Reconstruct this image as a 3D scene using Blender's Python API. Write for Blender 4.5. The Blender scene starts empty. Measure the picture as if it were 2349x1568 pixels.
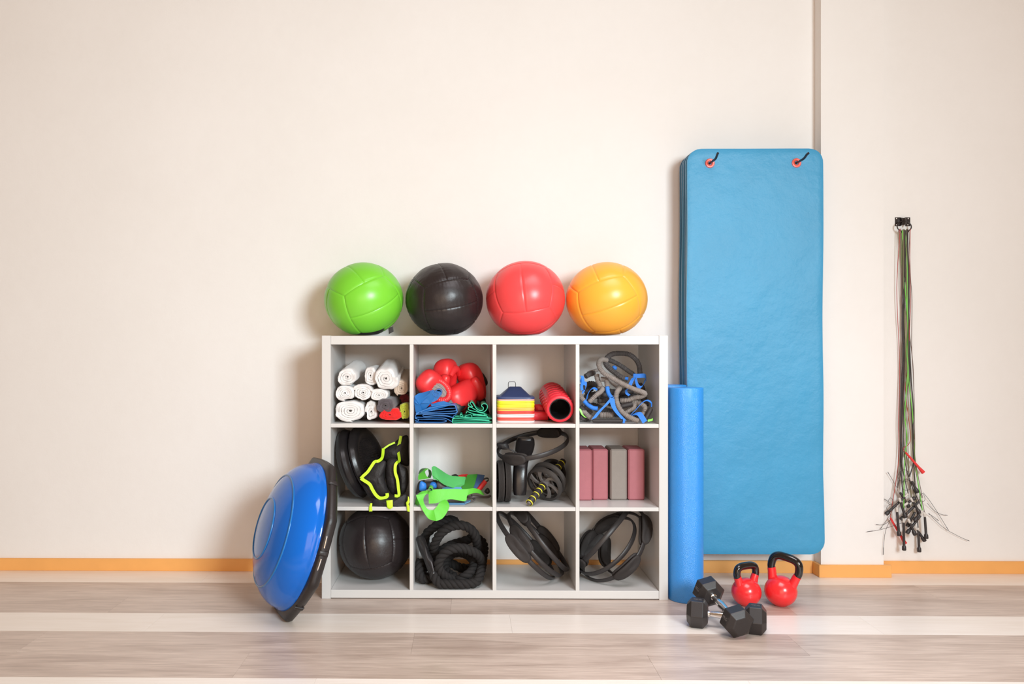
import bpy, math, random
from mathutils import Vector, Matrix, noise
R = math.radians
rnd = random.Random(7)
sc = bpy.context.scene
col = sc.collection

# ------------------------------------------------------------------ camera
CX, CY, F = 1048.0, 800.0, 1863.0          # principal point and focal length in pixels of the 2349 x 1568 frame
YAW, CAMZ = 0.0125, 1.063
cd = bpy.data.cameras.new('camera')
cam = bpy.data.objects.new('camera', cd); col.objects.link(cam)
cam.location = (0, 0, CAMZ); cam.rotation_euler = (R(90), 0, YAW)
cd.sensor_width = 36; cd.lens = 36 * F / 2349
cd.shift_x = (1174.5 - CX) / 2349; cd.shift_y = (CY - 784) / 2349
cd.clip_start = .05
sc.camera = cam

# ------------------------------------------------------------------ light
sc.view_settings.view_transform = 'Standard'; sc.view_settings.look = 'None'
sc.view_settings.gamma = 1; sc.view_settings.use_curve_mapping = False
sc.view_settings.exposure = 0.0
w = bpy.data.worlds.new('world'); sc.world = w; w.use_nodes = True
w.node_tree.nodes['Background'].inputs[0].default_value = (1, .63, .38, 1)
w.node_tree.nodes['Background'].inputs[1].default_value = .335
def area(name, loc, target, size, power, color, sizey=None):
    l = bpy.data.lights.new(name, 'AREA'); l.energy = power; l.color = color; l.size = size
    if sizey: l.shape = 'RECTANGLE'; l.size_y = sizey
    o = bpy.data.objects.new(name, l); col.objects.link(o); o.location = loc
    o.rotation_euler = (Vector(target) - Vector(loc)).to_track_quat('-Z', 'Y').to_euler()
    return o
area('key_softbox', (2.15, -1.45, 2.15), (-1.55, 3.8, 1.0), 1.25, 129, (.83, .95, 1.0)).data.spread = R(122)
area('floor_fill', (.9, 1.9, 3.1), (.7, 2.1, 0), 1.6, 25, (1, .96, 1)).data.spread = R(100)  # added overhead fill that brightens the floor, no fixture known there
area('front_fill', (-.2, -2.4, 1.25), (.1, 3.8, .9), 2.6, 62, (1, .72, .50))  # added warm fill from the front to lift the shelf compartments

# ------------------------------------------------------------------ geometry helpers
CO = Vector((0, 0, CAMZ)); FW = Vector((-math.sin(YAW), math.cos(YAW), 0)); RT = Vector((math.cos(YAW), math.sin(YAW), 0))
def W(px, py, Y):                    # point at depth Y that the photograph shows at (px, py)
    d = FW * F + RT * (px - CX) + Vector((0, 0, CY - py))
    return CO + d * (Y / d.y)
def zoomer(ox, oy, s):               # tracing from an enlarged crop
    return lambda u, v, Y: W(ox + u / s, oy + v / s, Y)
def V(*a): return Vector(a)
def catmull(p, n=6, closed=False):
    p = [Vector(q) for q in p]; out = []; m = len(p)
    for i in range(m if closed else m - 1):
        if closed: a, b, c, d = p[i-1], p[i], p[(i+1) % m], p[(i+2) % m]
        else: b, c = p[i], p[i+1]; a = p[i-1] if i else b*2-c; d = p[i+2] if i+2 < m else c*2-b
        for k in range(n):
            t = k / n
            out.append(.5*((2*b)+(c-a)*t+(2*a-5*b+4*c-d)*t*t+(3*b-a-3*c+d)*t**3))
    if not closed: out.append(p[-1].copy())
    return out
def resample(p, step):
    out = [p[0].copy()]; acc = 0.0
    for a, b in zip(p, p[1:]):
        L = (b-a).length
        if L < 1e-9: continue
        s = step - acc
        while s <= L: out.append(a.lerp(b, s/L)); s += step
        acc = (acc + L) % step
    return out
def basis(n, up=(0, 0, 1)):
    n = Vector(n).normalized(); u = Vector(up)
    if abs(n.dot(u)) > .98: u = Vector((0, 1, 0)) if abs(n.y) < .9 else Vector((1, 0, 0))
    x = u.cross(n).normalized(); return x, n.cross(x), n
def frames(p, closed=False, up=None):
    n = len(p); out = []; prev = None
    for i in range(n):
        if closed: t = p[(i+1) % n]-p[i-1]
        else: t = p[min(i+1, n-1)]-p[max(i-1, 0)]
        if t.length < 1e-9: t = Vector((0, 0, 1))
        t.normalize()
        if up is not None:
            a = Vector(up) - t*t.dot(Vector(up))
            if a.length < 1e-4: a = prev or basis(t)[0]
        elif prev is None: a = basis(t)[0]
        else: a = prev - t*prev.dot(t)
        a.normalize(); prev = a; out.append((a, t.cross(a), t))
    return out
class MB:
    def __init__(s): s.v = []; s.f = []; s.fl = []
    def add(s, vs, fs, flat=False):
        b = len(s.v); s.v += [Vector(x) for x in vs]; s.f += [tuple(b+i for i in f) for f in fs]; s.fl += [flat]*len(fs); return s
    def rings(s, rs, closed=False, cap=True, flat=False):
        n = len(rs[0]); vs = [p for r in rs for p in r]; fs = []
        m = len(rs)
        for i in range(m if closed else m-1):
            j = (i+1) % m
            for k in range(n):
                l = (k+1) % n; fs.append((i*n+k, i*n+l, j*n+l, j*n+k))
        b = len(s.v); s.add(vs, fs, flat)
        if cap and not closed:
            s.f.append(tuple(b+k for k in reversed(range(n)))); s.f.append(tuple(b+(m-1)*n+k for k in range(n))); s.fl += [True, True]
        return s
    def tube(s, p, r, n=10, closed=False, up=None, prof=None, cap=True):
        # r: float or f(i, t);  prof: (a, b) half sizes of an elliptic section, else round
        fr = frames(p, closed, up); rs = []; m = len(p)
        for i, (a, b, t) in enumerate(fr):
            q = r(i, i/max(1, m-1)) if callable(r) else r
            ka, kb = prof if prof else (1, 1)
            rs.append([p[i]+a*(math.cos(2*math.pi*k/n)*q*ka)+b*(math.sin(2*math.pi*k/n)*q*kb) for k in range(n)])
        return s.rings(rs, closed, cap)
    def band(s, p, wv, th, closed=False):
        # flat strip along p; wv: vector or f(i, t) giving the full width vector; th thickness
        m = len(p); rs = []
        for i in range(m):
            t = (p[(i+1) % m]-p[i-1]) if closed else (p[min(i+1, m-1)]-p[max(i-1, 0)])
            wd = wv(i, i/max(1, m-1)) if callable(wv) else Vector(wv)
            nn = t.cross(wd)
            nn = nn.normalized() if nn.length > 1e-9 else Vector((0, 0, 1))
            rs.append([p[i]-wd/2-nn*th/2, p[i]+wd/2-nn*th/2, p[i]+wd/2+nn*th/2, p[i]-wd/2+nn*th/2])
        return s.rings(rs, closed, True)
    def strip(s, A, B, th=.0018):
        # sheet between two traced edges
        m = len(A); rs = []
        for i in range(m):
            t = A[min(i+1, m-1)]-A[max(i-1, 0)]; n = t.cross(B[i]-A[i])
            n = n.normalized() if n.length > 1e-9 else Vector((0, -1, 0))
            rs.append([A[i]-n*th/2, B[i]-n*th/2, B[i]+n*th/2, A[i]+n*th/2])
        return s.rings(rs, False, True)
    def lathe(s, prof, n=32, M=None, closed=False):
        # prof: (radius, height) about local z
        rs = [[V(r*math.cos(2*math.pi*k/n), r*math.sin(2*math.pi*k/n), z) for k in range(n)] for r, z in prof]
        b = len(s.v); s.rings(rs, closed, not closed)
        if M is not None:
            for i in range(b, len(s.v)): s.v[i] = M @ s.v[i]
        return s
    def box(s, lo, hi, bev=0):
        lo, hi = Vector(lo), Vector(hi)
        if not bev:
            vs = [V((hi if i & 1 else lo).x, (hi if i & 2 else lo).y, (hi if i & 4 else lo).z) for i in range(8)]
            return s.add(vs, [(0, 2, 3, 1), (4, 5, 7, 6), (0, 1, 5, 4), (2, 6, 7, 3), (0, 4, 6, 2), (1, 3, 7, 5)], True)
        b = bev; c = (lo+hi)/2; h = (hi-lo)/2; pts = {}; vs = []
        for sx in (-1, 1):
            for sy in (-1, 1):
                for sz in (-1, 1):
                    for ax in range(3):
                        q = [h.x, h.y, h.z]
                        for k in range(3):
                            if k != ax: q[k] -= b
                        pts[(sx, sy, sz, ax)] = len(vs); vs.append(c+V(q[0]*sx, q[1]*sy, q[2]*sz))
        fs = []
        S = (-1, 1); P = lambda sg, ax: pts[(sg[0], sg[1], sg[2], ax)]
        for ax in range(3):
            u, v = [k for k in range(3) if k != ax]
            for sg in S:
                q = []
                for a, d in ((-1, -1), (1, -1), (1, 1), (-1, 1)):
                    t = [0, 0, 0]; t[ax] = sg; t[u] = a; t[v] = d; q.append(P(t, ax))
                fs.append(tuple(q))
        for ax in range(3):                   # edges along ax
            u, v = [k for k in range(3) if k != ax]
            for a in S:
                for d in S:
                    t1 = [0, 0, 0]; t1[u] = a; t1[v] = d; t2 = list(t1); t1[ax] = -1; t2[ax] = 1
                    fs.append((P(t1, u), P(t1, v), P(t2, v), P(t2, u)))
        for a in S:
            for d in S:
                for e in S: fs.append((P((a, d, e), 0), P((a, d, e), 1), P((a, d, e), 2)))
        return s.add(vs, fs, True)
    def xf(s, M):
        s.v = [M @ v for v in s.v]; return s
    def pillow(s, out, n=(0, -1, 0), th=.02, k=6, back=.6, nz=0, seed=0, back_flat=False):
        # a stuffed shape with outline out (list of points), swollen along n
        out = [Vector(q) for q in out]; m = len(out); c = sum(out, Vector())/m; n = Vector(n).normalized(); rs = []
        def ring(t, side):
            r = []
            for q in out:
                h = th*math.sqrt(max(0, 1-t*t))*(1 if side > 0 else -back)
                pt = c+(q-c)*t
                if nz: h += nz*noise.noise(pt*38+V(seed, seed*2, 0))*(1-t**6)*(1 if side > 0 else -1)
                r.append(pt+n*h)
            return r
        for i in range(1, k+1): rs.append(ring(math.sin(math.pi/2*i/k), 1))
        for i in range(k-1, 0, -1): rs.append(ring(math.sin(math.pi/2*i/k), -1))
        return s.rings(rs, False, True)
import bmesh
MW = {}
def build(name, mb, mat, parent=None, smooth=True, angle=None):
    me = bpy.data.meshes.new(name)
    if parent is not None:
        inv = MW[parent.name].inverted(); vs = [inv @ v for v in mb.v]; mw = MW[parent.name]
    else:
        lo = [min(v[i] for v in mb.v) for i in range(3)]; hi = [max(v[i] for v in mb.v) for i in range(3)]
        c = V((lo[0]+hi[0])/2, (lo[1]+hi[1])/2, lo[2]); vs = [v-c for v in mb.v]; mw = Matrix.Translation(c)
    me.from_pydata([tuple(v) for v in vs], [], mb.f)
    bm = bmesh.new(); bm.from_mesh(me); bmesh.ops.recalc_face_normals(bm, faces=bm.faces)
    for e in bm.edges:
        if len(e.link_faces) == 2 and e.calc_face_angle(0) > .96: e.smooth = False
    bm.to_mesh(me); bm.free()
    me.materials.append(mat)
    if smooth: me.polygons.foreach_set('use_smooth', [not f for f in mb.fl])
    o = bpy.data.objects.new(name, me); col.objects.link(o)
    if parent is not None: o.parent = parent
    else: o.matrix_world = mw
    MW[o.name] = mw
    return o
def tag(o, label=None, cat=None, group=None, kind=None):
    if label: o['label'] = label
    if cat: o['category'] = cat
    if group: o['group'] = group
    if kind: o['kind'] = kind
    return o
def thing(name, label, cat, loc, group=None, M=None):
    o = bpy.data.objects.new(name, None); col.objects.link(o)
    m = M if M is not None else Matrix.Translation(Vector(loc))
    o.matrix_world = m; MW[o.name] = m; o.empty_display_size = .05
    return tag(o, label, cat, group)
def mat4(x, y, z, c):
    return Matrix(((x[0], y[0], z[0], c[0]), (x[1], y[1], z[1], c[1]), (x[2], y[2], z[2], c[2]), (0, 0, 0, 1)))

# ------------------------------------------------------------------ materials
def mat(name, c, rough=.5, metal=0, bump=0, bscale=200, var=0, vscale=6, coat=0, spec=.5, c2=None, sheen=0, bump2=0, b2scale=15, rib=None, trans=0, voro=False):
    m = bpy.data.materials.new(name); m.use_nodes = True; nt = m.node_tree; N = nt.nodes; L = nt.links
    b = N['Principled BSDF']; b.inputs['Base Color'].default_value = (*c, 1); b.inputs['Roughness'].default_value = rough
    b.inputs['Metallic'].default_value = metal; b.inputs['Coat Weight'].default_value = coat; b.inputs['Coat Roughness'].default_value = .12
    b.inputs['Specular IOR Level'].default_value = spec
    if sheen: b.inputs['Sheen Weight'].default_value = sheen
    tc = N.new('ShaderNodeTexCoord')
    if var or c2:
        n = N.new('ShaderNodeTexNoise'); n.inputs['Scale'].default_value = vscale; n.inputs['Detail'].default_value = 4; L.new(tc.outputs['Object'], n.inputs['Vector'])
        r = N.new('ShaderNodeValToRGB'); r.color_ramp.elements[0].position = .3; r.color_ramp.elements[1].position = .7
        a = c2 if c2 else tuple(x*(1-var) for x in c); r.color_ramp.elements[0].color = (*a, 1); r.color_ramp.elements[1].color = (*c, 1)
        L.new(n.outputs['Fac'], r.inputs['Fac']); L.new(r.outputs['Color'], b.inputs['Base Color'])
    last = None
    def addbump(h, st, dist):
        nonlocal last
        k = N.new('ShaderNodeBump'); k.inputs['Strength'].default_value = st; k.inputs['Distance'].default_value = dist
        L.new(h, k.inputs['Height'])
        if last: L.new(last.outputs[0], k.inputs['Normal'])
        last = k; L.new(k.outputs[0], b.inputs['Normal'])
    if bump:
        n = N.new('ShaderNodeTexVoronoi' if voro else 'ShaderNodeTexNoise'); n.inputs['Scale'].default_value = bscale
        if not voro: n.inputs['Detail'].default_value = 2
        L.new(tc.outputs['Object'], n.inputs['Vector']); addbump(n.outputs[0], bump, .004)
    if bump2:
        n = N.new('ShaderNodeTexNoise'); n.inputs['Scale'].default_value = b2scale; n.inputs['Detail'].default_value = 5; n.inputs['Roughness'].default_value = .6
        L.new(tc.outputs['Object'], n.inputs['Vector']); addbump(n.outputs[0], bump2, .02)
    if rib:
        wv = N.new('ShaderNodeTexWave'); wv.bands_direction = rib[0]; wv.inputs['Scale'].default_value = rib[1]
        L.new(tc.outputs['Object'], wv.inputs['Vector']); addbump(wv.outputs['Fac'], rib[2], .002)
    return m
# ------------------------------------------------------------------ room
M = {}
def wall_mat():
    m = bpy.data.materials.new('cream plaster'); m.use_nodes = True; nt = m.node_tree; N = nt.nodes; L = nt.links
    b = N['Principled BSDF']; b.inputs['Roughness'].default_value = .75; b.inputs['Specular IOR Level'].default_value = .2
    g = N.new('ShaderNodeNewGeometry'); n = N.new('ShaderNodeTexNoise'); n.inputs['Scale'].default_value = 1.3; n.inputs['Detail'].default_value = 5; L.new(g.outputs['Position'], n.inputs['Vector'])
    r = N.new('ShaderNodeValToRGB'); e = r.color_ramp.elements; e[0].position = .3; e[0].color = (.845, .82, .80, 1); e[1].position = .7; e[1].color = (.875, .852, .838, 1)
    L.new(n.outputs['Fac'], r.inputs['Fac'])
    n2 = N.new('ShaderNodeTexNoise'); n2.inputs['Scale'].default_value = 14; n2.inputs['Detail'].default_value = 8; n2.inputs['Roughness'].default_value = .65; L.new(g.outputs['Position'], n2.inputs['Vector'])
    mx = N.new('ShaderNodeMixRGB'); mx.blend_type = 'SOFT_LIGHT'; mx.inputs[0].default_value = .12; L.new(r.outputs['Color'], mx.inputs[1]); L.new(n2.outputs['Fac'], mx.inputs[2]); L.new(mx.outputs[0], b.inputs['Base Color'])
    k = N.new('ShaderNodeBump'); k.inputs['Strength'].default_value = .25; k.inputs['Distance'].default_value = .006; L.new(n2.outputs['Fac'], k.inputs['Height']); L.new(k.outputs[0], b.inputs['Normal'])
    return m
def wood_mat(name, dark, light, streak, rough=.33):
    m = bpy.data.materials.new(name); m.use_nodes = True; nt = m.node_tree; N = nt.nodes; L = nt.links
    b = N['Principled BSDF']; b.inputs['Roughness'].default_value = rough; b.inputs['Specular IOR Level'].default_value = .5
    tc = N.new('ShaderNodeTexCoord'); oi = N.new('ShaderNodeObjectInfo')
    add = N.new('ShaderNodeVectorMath'); add.operation = 'ADD'; sc_ = N.new('ShaderNodeVectorMath'); sc_.operation = 'SCALE'; sc_.inputs[0].default_value = (37, 11, 5); L.new(oi.outputs['Random'], sc_.inputs['Scale'])
    L.new(tc.outputs['Object'], add.inputs[0]); L.new(sc_.outputs[0], add.inputs[1])
    mp = N.new('ShaderNodeMapping'); mp.inputs['Scale'].default_value = (2.0, 48, 1); L.new(add.outputs[0], mp.inputs['Vector'])
    n = N.new('ShaderNodeTexNoise'); n.inputs['Scale'].default_value = 2.2; n.inputs['Detail'].default_value = 8; n.inputs['Roughness'].default_value = .62; n.inputs['Distortion'].default_value = 1.1; L.new(mp.outputs[0], n.inputs['Vector'])
    mp2 = N.new('ShaderNodeMapping'); mp2.inputs['Scale'].default_value = (1.1, 6, 1); L.new(add.outputs[0], mp2.inputs['Vector'])
    n2 = N.new('ShaderNodeTexNoise'); n2.inputs['Scale'].default_value = 1.8; n2.inputs['Detail'].default_value = 4; n2.inputs['Distortion'].default_value = .6; L.new(mp2.outputs[0], n2.inputs['Vector'])
    r = N.new('ShaderNodeValToRGB'); e = r.color_ramp.elements; e[0].position = .28; e[0].color = (*dark, 1); e[1].position = .64; e[1].color = (*light, 1); L.new(n.outputs['Fac'], r.inputs['Fac'])
    r2 = N.new('ShaderNodeValToRGB'); e = r2.color_ramp.elements; e[0].position = .3; e[0].color = (*streak, 1); e[1].position = .55; e[1].color = (1, 1, 1, 1); L.new(n2.outputs['Fac'], r2.inputs['Fac'])
    mx = N.new('ShaderNodeMixRGB'); mx.blend_type = 'MULTIPLY'; mx.inputs[0].default_value = 1; L.new(r.outputs['Color'], mx.inputs[1]); L.new(r2.outputs['Color'], mx.inputs[2])
    L.new(mx.outputs[0], b.inputs['Base Color'])
    k = N.new('ShaderNodeBump'); k.inputs['Strength'].default_value = .05; k.inputs['Distance'].default_value = .002; L.new(n.outputs['Fac'], k.inputs['Height']); L.new(k.outputs[0], b.inputs['Normal'])
    return m
M['wall'] = wall_mat()
M['skirt'] = mat('orange skirting', (.90, .44, .13), .45, var=.06, vscale=9, bump=.04, bscale=60)
M['oak'] = wood_mat('greyed oak laminate', (.44, .345, .29), (.67, .555, .48), (.76, .725, .71))
M['pale'] = wood_mat('whitewashed laminate', (.84, .76, .69), (.90, .84, .78), (.95, .94, .92))
M['sub'] = mat('dark subfloor', (.12, .09, .07), .8)
M['ceil'] = mat('white ceiling', (.8, .76, .7), .8)
WY, PY, PX = 3.885, 3.812, 1.652
PXR = W(2027, 900, PY).x
tag(build('wall_back', MB().box((-4, WY, 0), (PX+.01, 4.0, 3)), M['wall'], smooth=False), kind='structure')
tag(build('wall_pilaster', MB().box((PX, PY, 0), (PXR, 4.0, 3)), M['wall'], smooth=False), kind='structure')
tag(build('wall_right', MB().box((PXR-.01, WY, 0), (4.2, 4.0, 3)), M['wall'], smooth=False), kind='structure')
SH, ST = .058, .013
sk = lambda nm, lo, hi: tag(build(nm, MB().box(lo, hi, .0015), M['skirt'], smooth=False), kind='structure')
sk('baseboard_back', (-4, WY-ST, 0), (PX-ST+.001, WY, SH))
sk('baseboard_pilaster', (PX-ST, PY-ST, 0), (PXR+ST*2.4, PY, SH))
sk('baseboard_return', (PX-ST, PY, 0), (PX, WY-ST, SH))
sk('baseboard_return', (PXR, PY, 0), (PXR+ST, WY-ST, SH))
sk('baseboard_right', (PXR+ST, WY-ST, 0), (4.2, WY, SH))
fl = tag(build('floor', MB().box((-4, -2, -.03), (4.2, 4.0, -.004)), M['sub'], smooth=False), kind='structure')
rows = []; y = 3.683; PW = .2133
offs = {0: 0.17, 1: 2.01, 2: 1.32, 3: .17, 4: 1.19, 5: .626, 6: .9}
k = 0; y1 = 3.90
while y1 > -1.9:
    y0 = 3.683 - PW*k
    pale = (k % 3 == 0)
    off = offs.get(k, rnd.uniform(0, 1.38))
    x = off - 1.386*4
    while x < 4.1:
        xa, xb = max(x, -3.95), min(x+1.386, 4.1)
        if xb-xa > .02:
            g = .0002
            m_ = M['pale'] if pale else M['oak']
            o = build('plank', MB().box((xa+g, y0+g, -.004), (xb-g, y1-g, rnd.uniform(0, .0001)), .0002), m_, fl, smooth=False)
            # give each board its own origin for its grain
            c = V((xa+xb)/2, (y0+y1)/2, 0); me = o.data; me.transform(Matrix.Translation(-(c - MW['floor'].translation))); o.location = c - MW['floor'].translation
        x += 1.386
    y1 = y0; k += 1

# ------------------------------------------------------------------ shelf unit
M['white'] = mat('white lacquer', (.635, .625, .61), .32, var=.02, vscale=3)
SX0, SX1, SF, SB = -.6185, .8515, 3.45, 3.868
T, t_ = .038, .016
CW = (1.47-2*T-3*t_)/4; CH = (1.12-2*T-2*t_)/3
CXs = [SX0+T+i*(CW+t_) for i in range(4)]            # left inner x of each column
ZS = [T, T+CH+t_, T+2*(CH+t_)]                       # inner floor of bottom, middle, top row
shelf = thing('shelf_unit', 'white open cube shelf unit of twelve compartments against the cream wall', 'shelf', (.1165, 3.645, 0))
pb = lambda nm, lo, hi, b=.0012: build(nm, MB().box(lo, hi, b), M['white'], shelf, smooth=False)
pb('side_panel', (SX0, SF, 0), (SX0+T, SB, 1.12)); pb('side_panel', (SX1-T, SF, 0), (SX1, SB, 1.12))
pb('top_panel', (SX0+T+.0004, SF+.001, 1.12-T), (SX1-T-.0004, SB, 1.119)); pb('bottom_panel', (SX0+T+.0004, SF+.001, .004), (SX1-T-.0004, SB, T))
for i in range(3): x = CXs[i]+CW; pb('divider', (x, SF+.0015, T), (x+t_, SB-.002, 1.12-T), .0008)
for i in range(4):
    for j in (1, 2): pb('shelf_board', (CXs[i]+.0003, SF+.003, ZS[j]-t_), (CXs[i]+CW-.0003, SB-.003, ZS[j]), .0008)

# ------------------------------------------------------------------ medicine balls
def leather(n, c, **k): return mat(n, c, k.pop('rough', .36), bump=.03, bscale=700, bump2=k.pop('b2', .03), b2scale=k.pop('s2', 9), **k)
M['bgreen'] = leather('lime vinyl', (.20, .64, .04), rough=.31); M['bblack'] = leather('black vinyl', (.020, .015, .016), b2=.08, s2=14, rough=.36)
M['bred'] = leather('red vinyl', (.90, .075, .08), rough=.31); M['borange'] = leather('orange vinyl', (.95, .45, .05), rough=.31)
def ball(name, label, c, rx, rz, off, ang, m, special=None, pucker=.0, group='medicine balls on top of the shelf unit'):
    c = Vector(c); view = (CO-c).normalized(); r = Vector((0, 0, 1)).cross(view).normalized(); p = view.cross(r)
    n = (r*off[0]+p*off[1]+view*math.sqrt(1-off[0]**2-off[1]**2)).normalized()
    s = r*math.cos(R(ang))+p*math.sin(R(ang)); s = (s-n*n.dot(s)).normalized(); t = n.cross(s)
    root = thing(name, label, 'ball', c-V(0, 0, rz), group)
    ax = [n, s, t]
    NU, NV = 40, 22
    for a in range(3):
        for sg in (1, -1):
            A, B, C = ax[a]*sg, ax[(a+1) % 3], ax[(a+2) % 3]     # face normal, split direction, across
            for half in (0, 1):
                vs = []; fs = []
                for j in range(NV+1):
                    for i in range(NU+1):
                        u = i/NU; v = j/NV
                        U = math.tan((u*2-1)*math.pi/4); Vv = math.tan((v if half else v-1)*math.pi/4)
                        d = (A+B*U+C*Vv).normalized()
                        e = min(u, 1-u)*2; f_ = min(v, 1-v)
                        dist = min(e, f_)
                        g = -.0020*math.exp(-(dist/.016)**2)+.0008*math.exp(-((dist-.034)/.018)**2)
                        puff = .0022*(1-math.exp(-dist*5))-.002
                        if pucker: g += pucker*math.exp(-(dist/.16))*math.sin(i*2.1 if f_ < e else j*2.3)*.8+pucker*1.3*noise.noise(d*5)
                        rr = 1+(g+puff)/rx
                        q = V(d.x*rx, d.y*rx, d.z*rz)*rr
                        if q.z < -rz+.010: q.z = -rz+.010-(-rz+.010-q.z)*.35
                        vs.append(c+q)
                for j in range(NV):
                    for i in range(NU): k0 = j*(NU+1)+i; fs.append((k0, k0+1, k0+NU+2, k0+NU+1))
                ctr = (A+C*(.45 if half else -.45)).normalized()
                mm = m
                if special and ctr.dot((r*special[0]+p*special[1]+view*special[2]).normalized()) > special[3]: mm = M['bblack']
                o = build('panel', MB().add(vs, fs), mm, root)
                if mm is not m: o['label'] = 'black vinyl panel'
    return root
BY = 3.645
def bx(px): return W(px, 690, BY).x
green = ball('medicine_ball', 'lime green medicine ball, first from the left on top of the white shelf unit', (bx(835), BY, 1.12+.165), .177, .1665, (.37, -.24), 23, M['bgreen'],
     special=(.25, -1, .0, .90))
ball('medicine_ball', 'black medicine ball between the lime green and red balls on the shelf top', (bx(1019), BY, 1.12+.164), .174, .1645, (.24, -.22), 8, M['bblack'], pucker=.0011)
ball('medicine_ball', 'red medicine ball between the black and orange balls on the shelf top', (bx(1205), BY, 1.12+.168), .1775, .169, (-.07, .41), 97, M['bred'])
ball('medicine_ball', 'yellow orange medicine ball at the right end of the shelf top', (bx(1391), BY, 1.12+.165), .181, .1665, (.10, -.23), 21, M['borange'])
ball('medicine_ball', 'large black medicine ball filling the bottom left compartment', (CXs[0]+CW/2+.002, 3.635, T+.160), .164, .161, (-.28, .0), 95, M['bblack'], pucker=.0008, group='medicine ball in the bottom left compartment')
M['tagm'] = mat('black webbing', (.02, .018, .018), .6)
q = [W(891, 752, 3.50), W(902, 748, 3.50), W(903, 760, 3.50), W(892, 766, 3.50)]
build('strap_tab', MB().pillow(q, (0, -1, 0), .002, 2), M['tagm'], green)

# ------------------------------------------------------------------ exercise mats on two hooks
def mat_blue(n, c): return mat(n, c, .42, bump=.10, bscale=900, bump2=.38, b2scale=7, rib=('X', 260, .12), var=.10, vscale=3, sheen=.15)
MC = [mat_blue('blue foam mat %d' % i, c) for i, c in enumerate([(.048, .325, .58), (.02, .18, .36), (.03, .24, .44), (.02, .15, .30)])]
MX0, MX1, MZ0, MZ1 = W(1577, 800, 3.708).x, W(1889, 800, 3.708).x, W(1700, 1271, 3.708).z, W(1700, 339, 3.708).z
hx = [W(1630, 373, 3.70).x, W(1829, 373, 3.70).x]; hz = W(1630, 373, 3.70).z
NM = 7; MTH = .0195; gap = .0022
for i in range(NM):
    yf = 3.708+i*(MTH+gap); fr = i == 0
    dx0, dx1, dz = (0, 0, 0) if fr else (rnd.uniform(0, .006), -rnd.uniform(.004, .010), rnd.uniform(.004, .014))
    x0, x1, z0, z1 = MX0+dx0, min(MX1+dx1, 9), MZ0+dz, MZ1-rnd.uniform(0, .004)
    if i >= 3: x1 = min(x1, PX-.004)
    rc = .062; NX, NZ = 26, 60; vs = []; fs = []
    seed = i*3.1
    def prof(a, b):          # a, b in -1..1 over the sheet, rounded corners
        hw, hh = (x1-x0)/2, (z1-z0)/2; x = a*hw; z = b*hh
        ex, ez = abs(x)-(hw-rc), abs(z)-(hh-rc)
        if ex > 0 and ez > 0:
            mx_ = max(ex, ez); L_ = math.hypot(ex, ez); s_ = mx_/L_ if L_ > 0 else 1
            x = math.copysign(hw-rc+ex*s_, x); z = math.copysign(hh-rc+ez*s_, z)
        return x+(x0+x1)/2, z+(z0+z1)/2
    rows_ = []
    gr = lambda n_: [math.sin((k/n_-.5)*math.pi)*.5+(k/n_-.5) for k in range(n_+1)]
    A_, B_ = gr(NX), gr(NZ)
    for side in (0, 1):
        for b in B_:
            for a in A_:
                x, z = prof(a, b)
                edge = max(abs(a), abs(b)); ed = min((1-abs(a))*(x1-x0)/2, (1-abs(b))*(z1-z0)/2)
                wav = .0018*math.sin(z*4+seed)+.0012*math.sin(z*9+seed*2)
                y_ = yf + (MTH if side else 0)
                inset = .004*math.exp(-ed/.003)
                y_ += inset if side == 0 else -inset
                if fr and side == 0:
                    y_ += .003*noise.noise(V(x*4, 3, z*3))+.0012*noise.noise(V(x*14, 5, z*9))
                    for hq in hx:
                        y_ += .003*math.exp(-((x-hq)**2+(z-hz)**2)/.0012)
                    x += .006*max(0, (z1-z)/(z1-z0)-.8)*5*(a > 0)
                if i and False: y_ += wav
                vs.append((x+ (wav if abs(a) > .9 else 0), y_, z))
    nn = (NX+1)*(NZ+1)
    for s_ in (0, 1):
        for j in range(NZ):
            for k_ in range(NX): q0 = s_*nn+j*(NX+1)+k_; fs.append((q0, q0+1, q0+NX+2, q0+NX+1))
    bd = [k_ for k_ in range(NX+1)]+[j*(NX+1)+NX for j in range(1, NZ+1)]+[NZ*(NX+1)+k_ for k_ in range(NX-1, -1, -1)]+[j*(NX+1) for j in range(NZ-1, 0, -1)]
    for k_ in range(len(bd)): a_, b_ = bd[k_], bd[(k_+1) % len(bd)]; fs.append((a_, b_, b_+nn, a_+nn))
    mo = build('exercise_mat', MB().add(vs, fs), MC[0] if fr else MC[1+(i % 3)])
    tag(mo, 'light blue foam exercise mat, front one of the stack hanging on two black hooks' if fr else
        ['', 'darker blue foam mat directly behind the front hanging mat', 'blue foam mat third from the front in the hanging stack', 'blue foam mat in the middle of the hanging stack',
         'blue foam mat fifth from the front in the hanging stack', 'dark blue foam mat second from the wall in the hanging stack', 'blue foam mat nearest the wall in the hanging stack'][i],
        'mat', 'exercise mats hanging on hooks')
    if fr:
        Mg = mat('coral plastic grommet', (.90, .12, .08), .3); M['coral'] = Mg
        for hq in hx:
            g_ = MB().lathe([(.0085, .002), (.0085, -.004), (.012, -.0065), (.020, -.005), (.022, 0), (.022, .003)], 28, mat4((1, 0, 0), (0, 0, -1), (0, 1, 0), (hq, yf+.002, hz)), closed=True)
            build('grommet', g_, Mg, mo)
M['rod'] = mat('black coated rod', (.02, .022, .03), .35, bump=.03)
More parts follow.
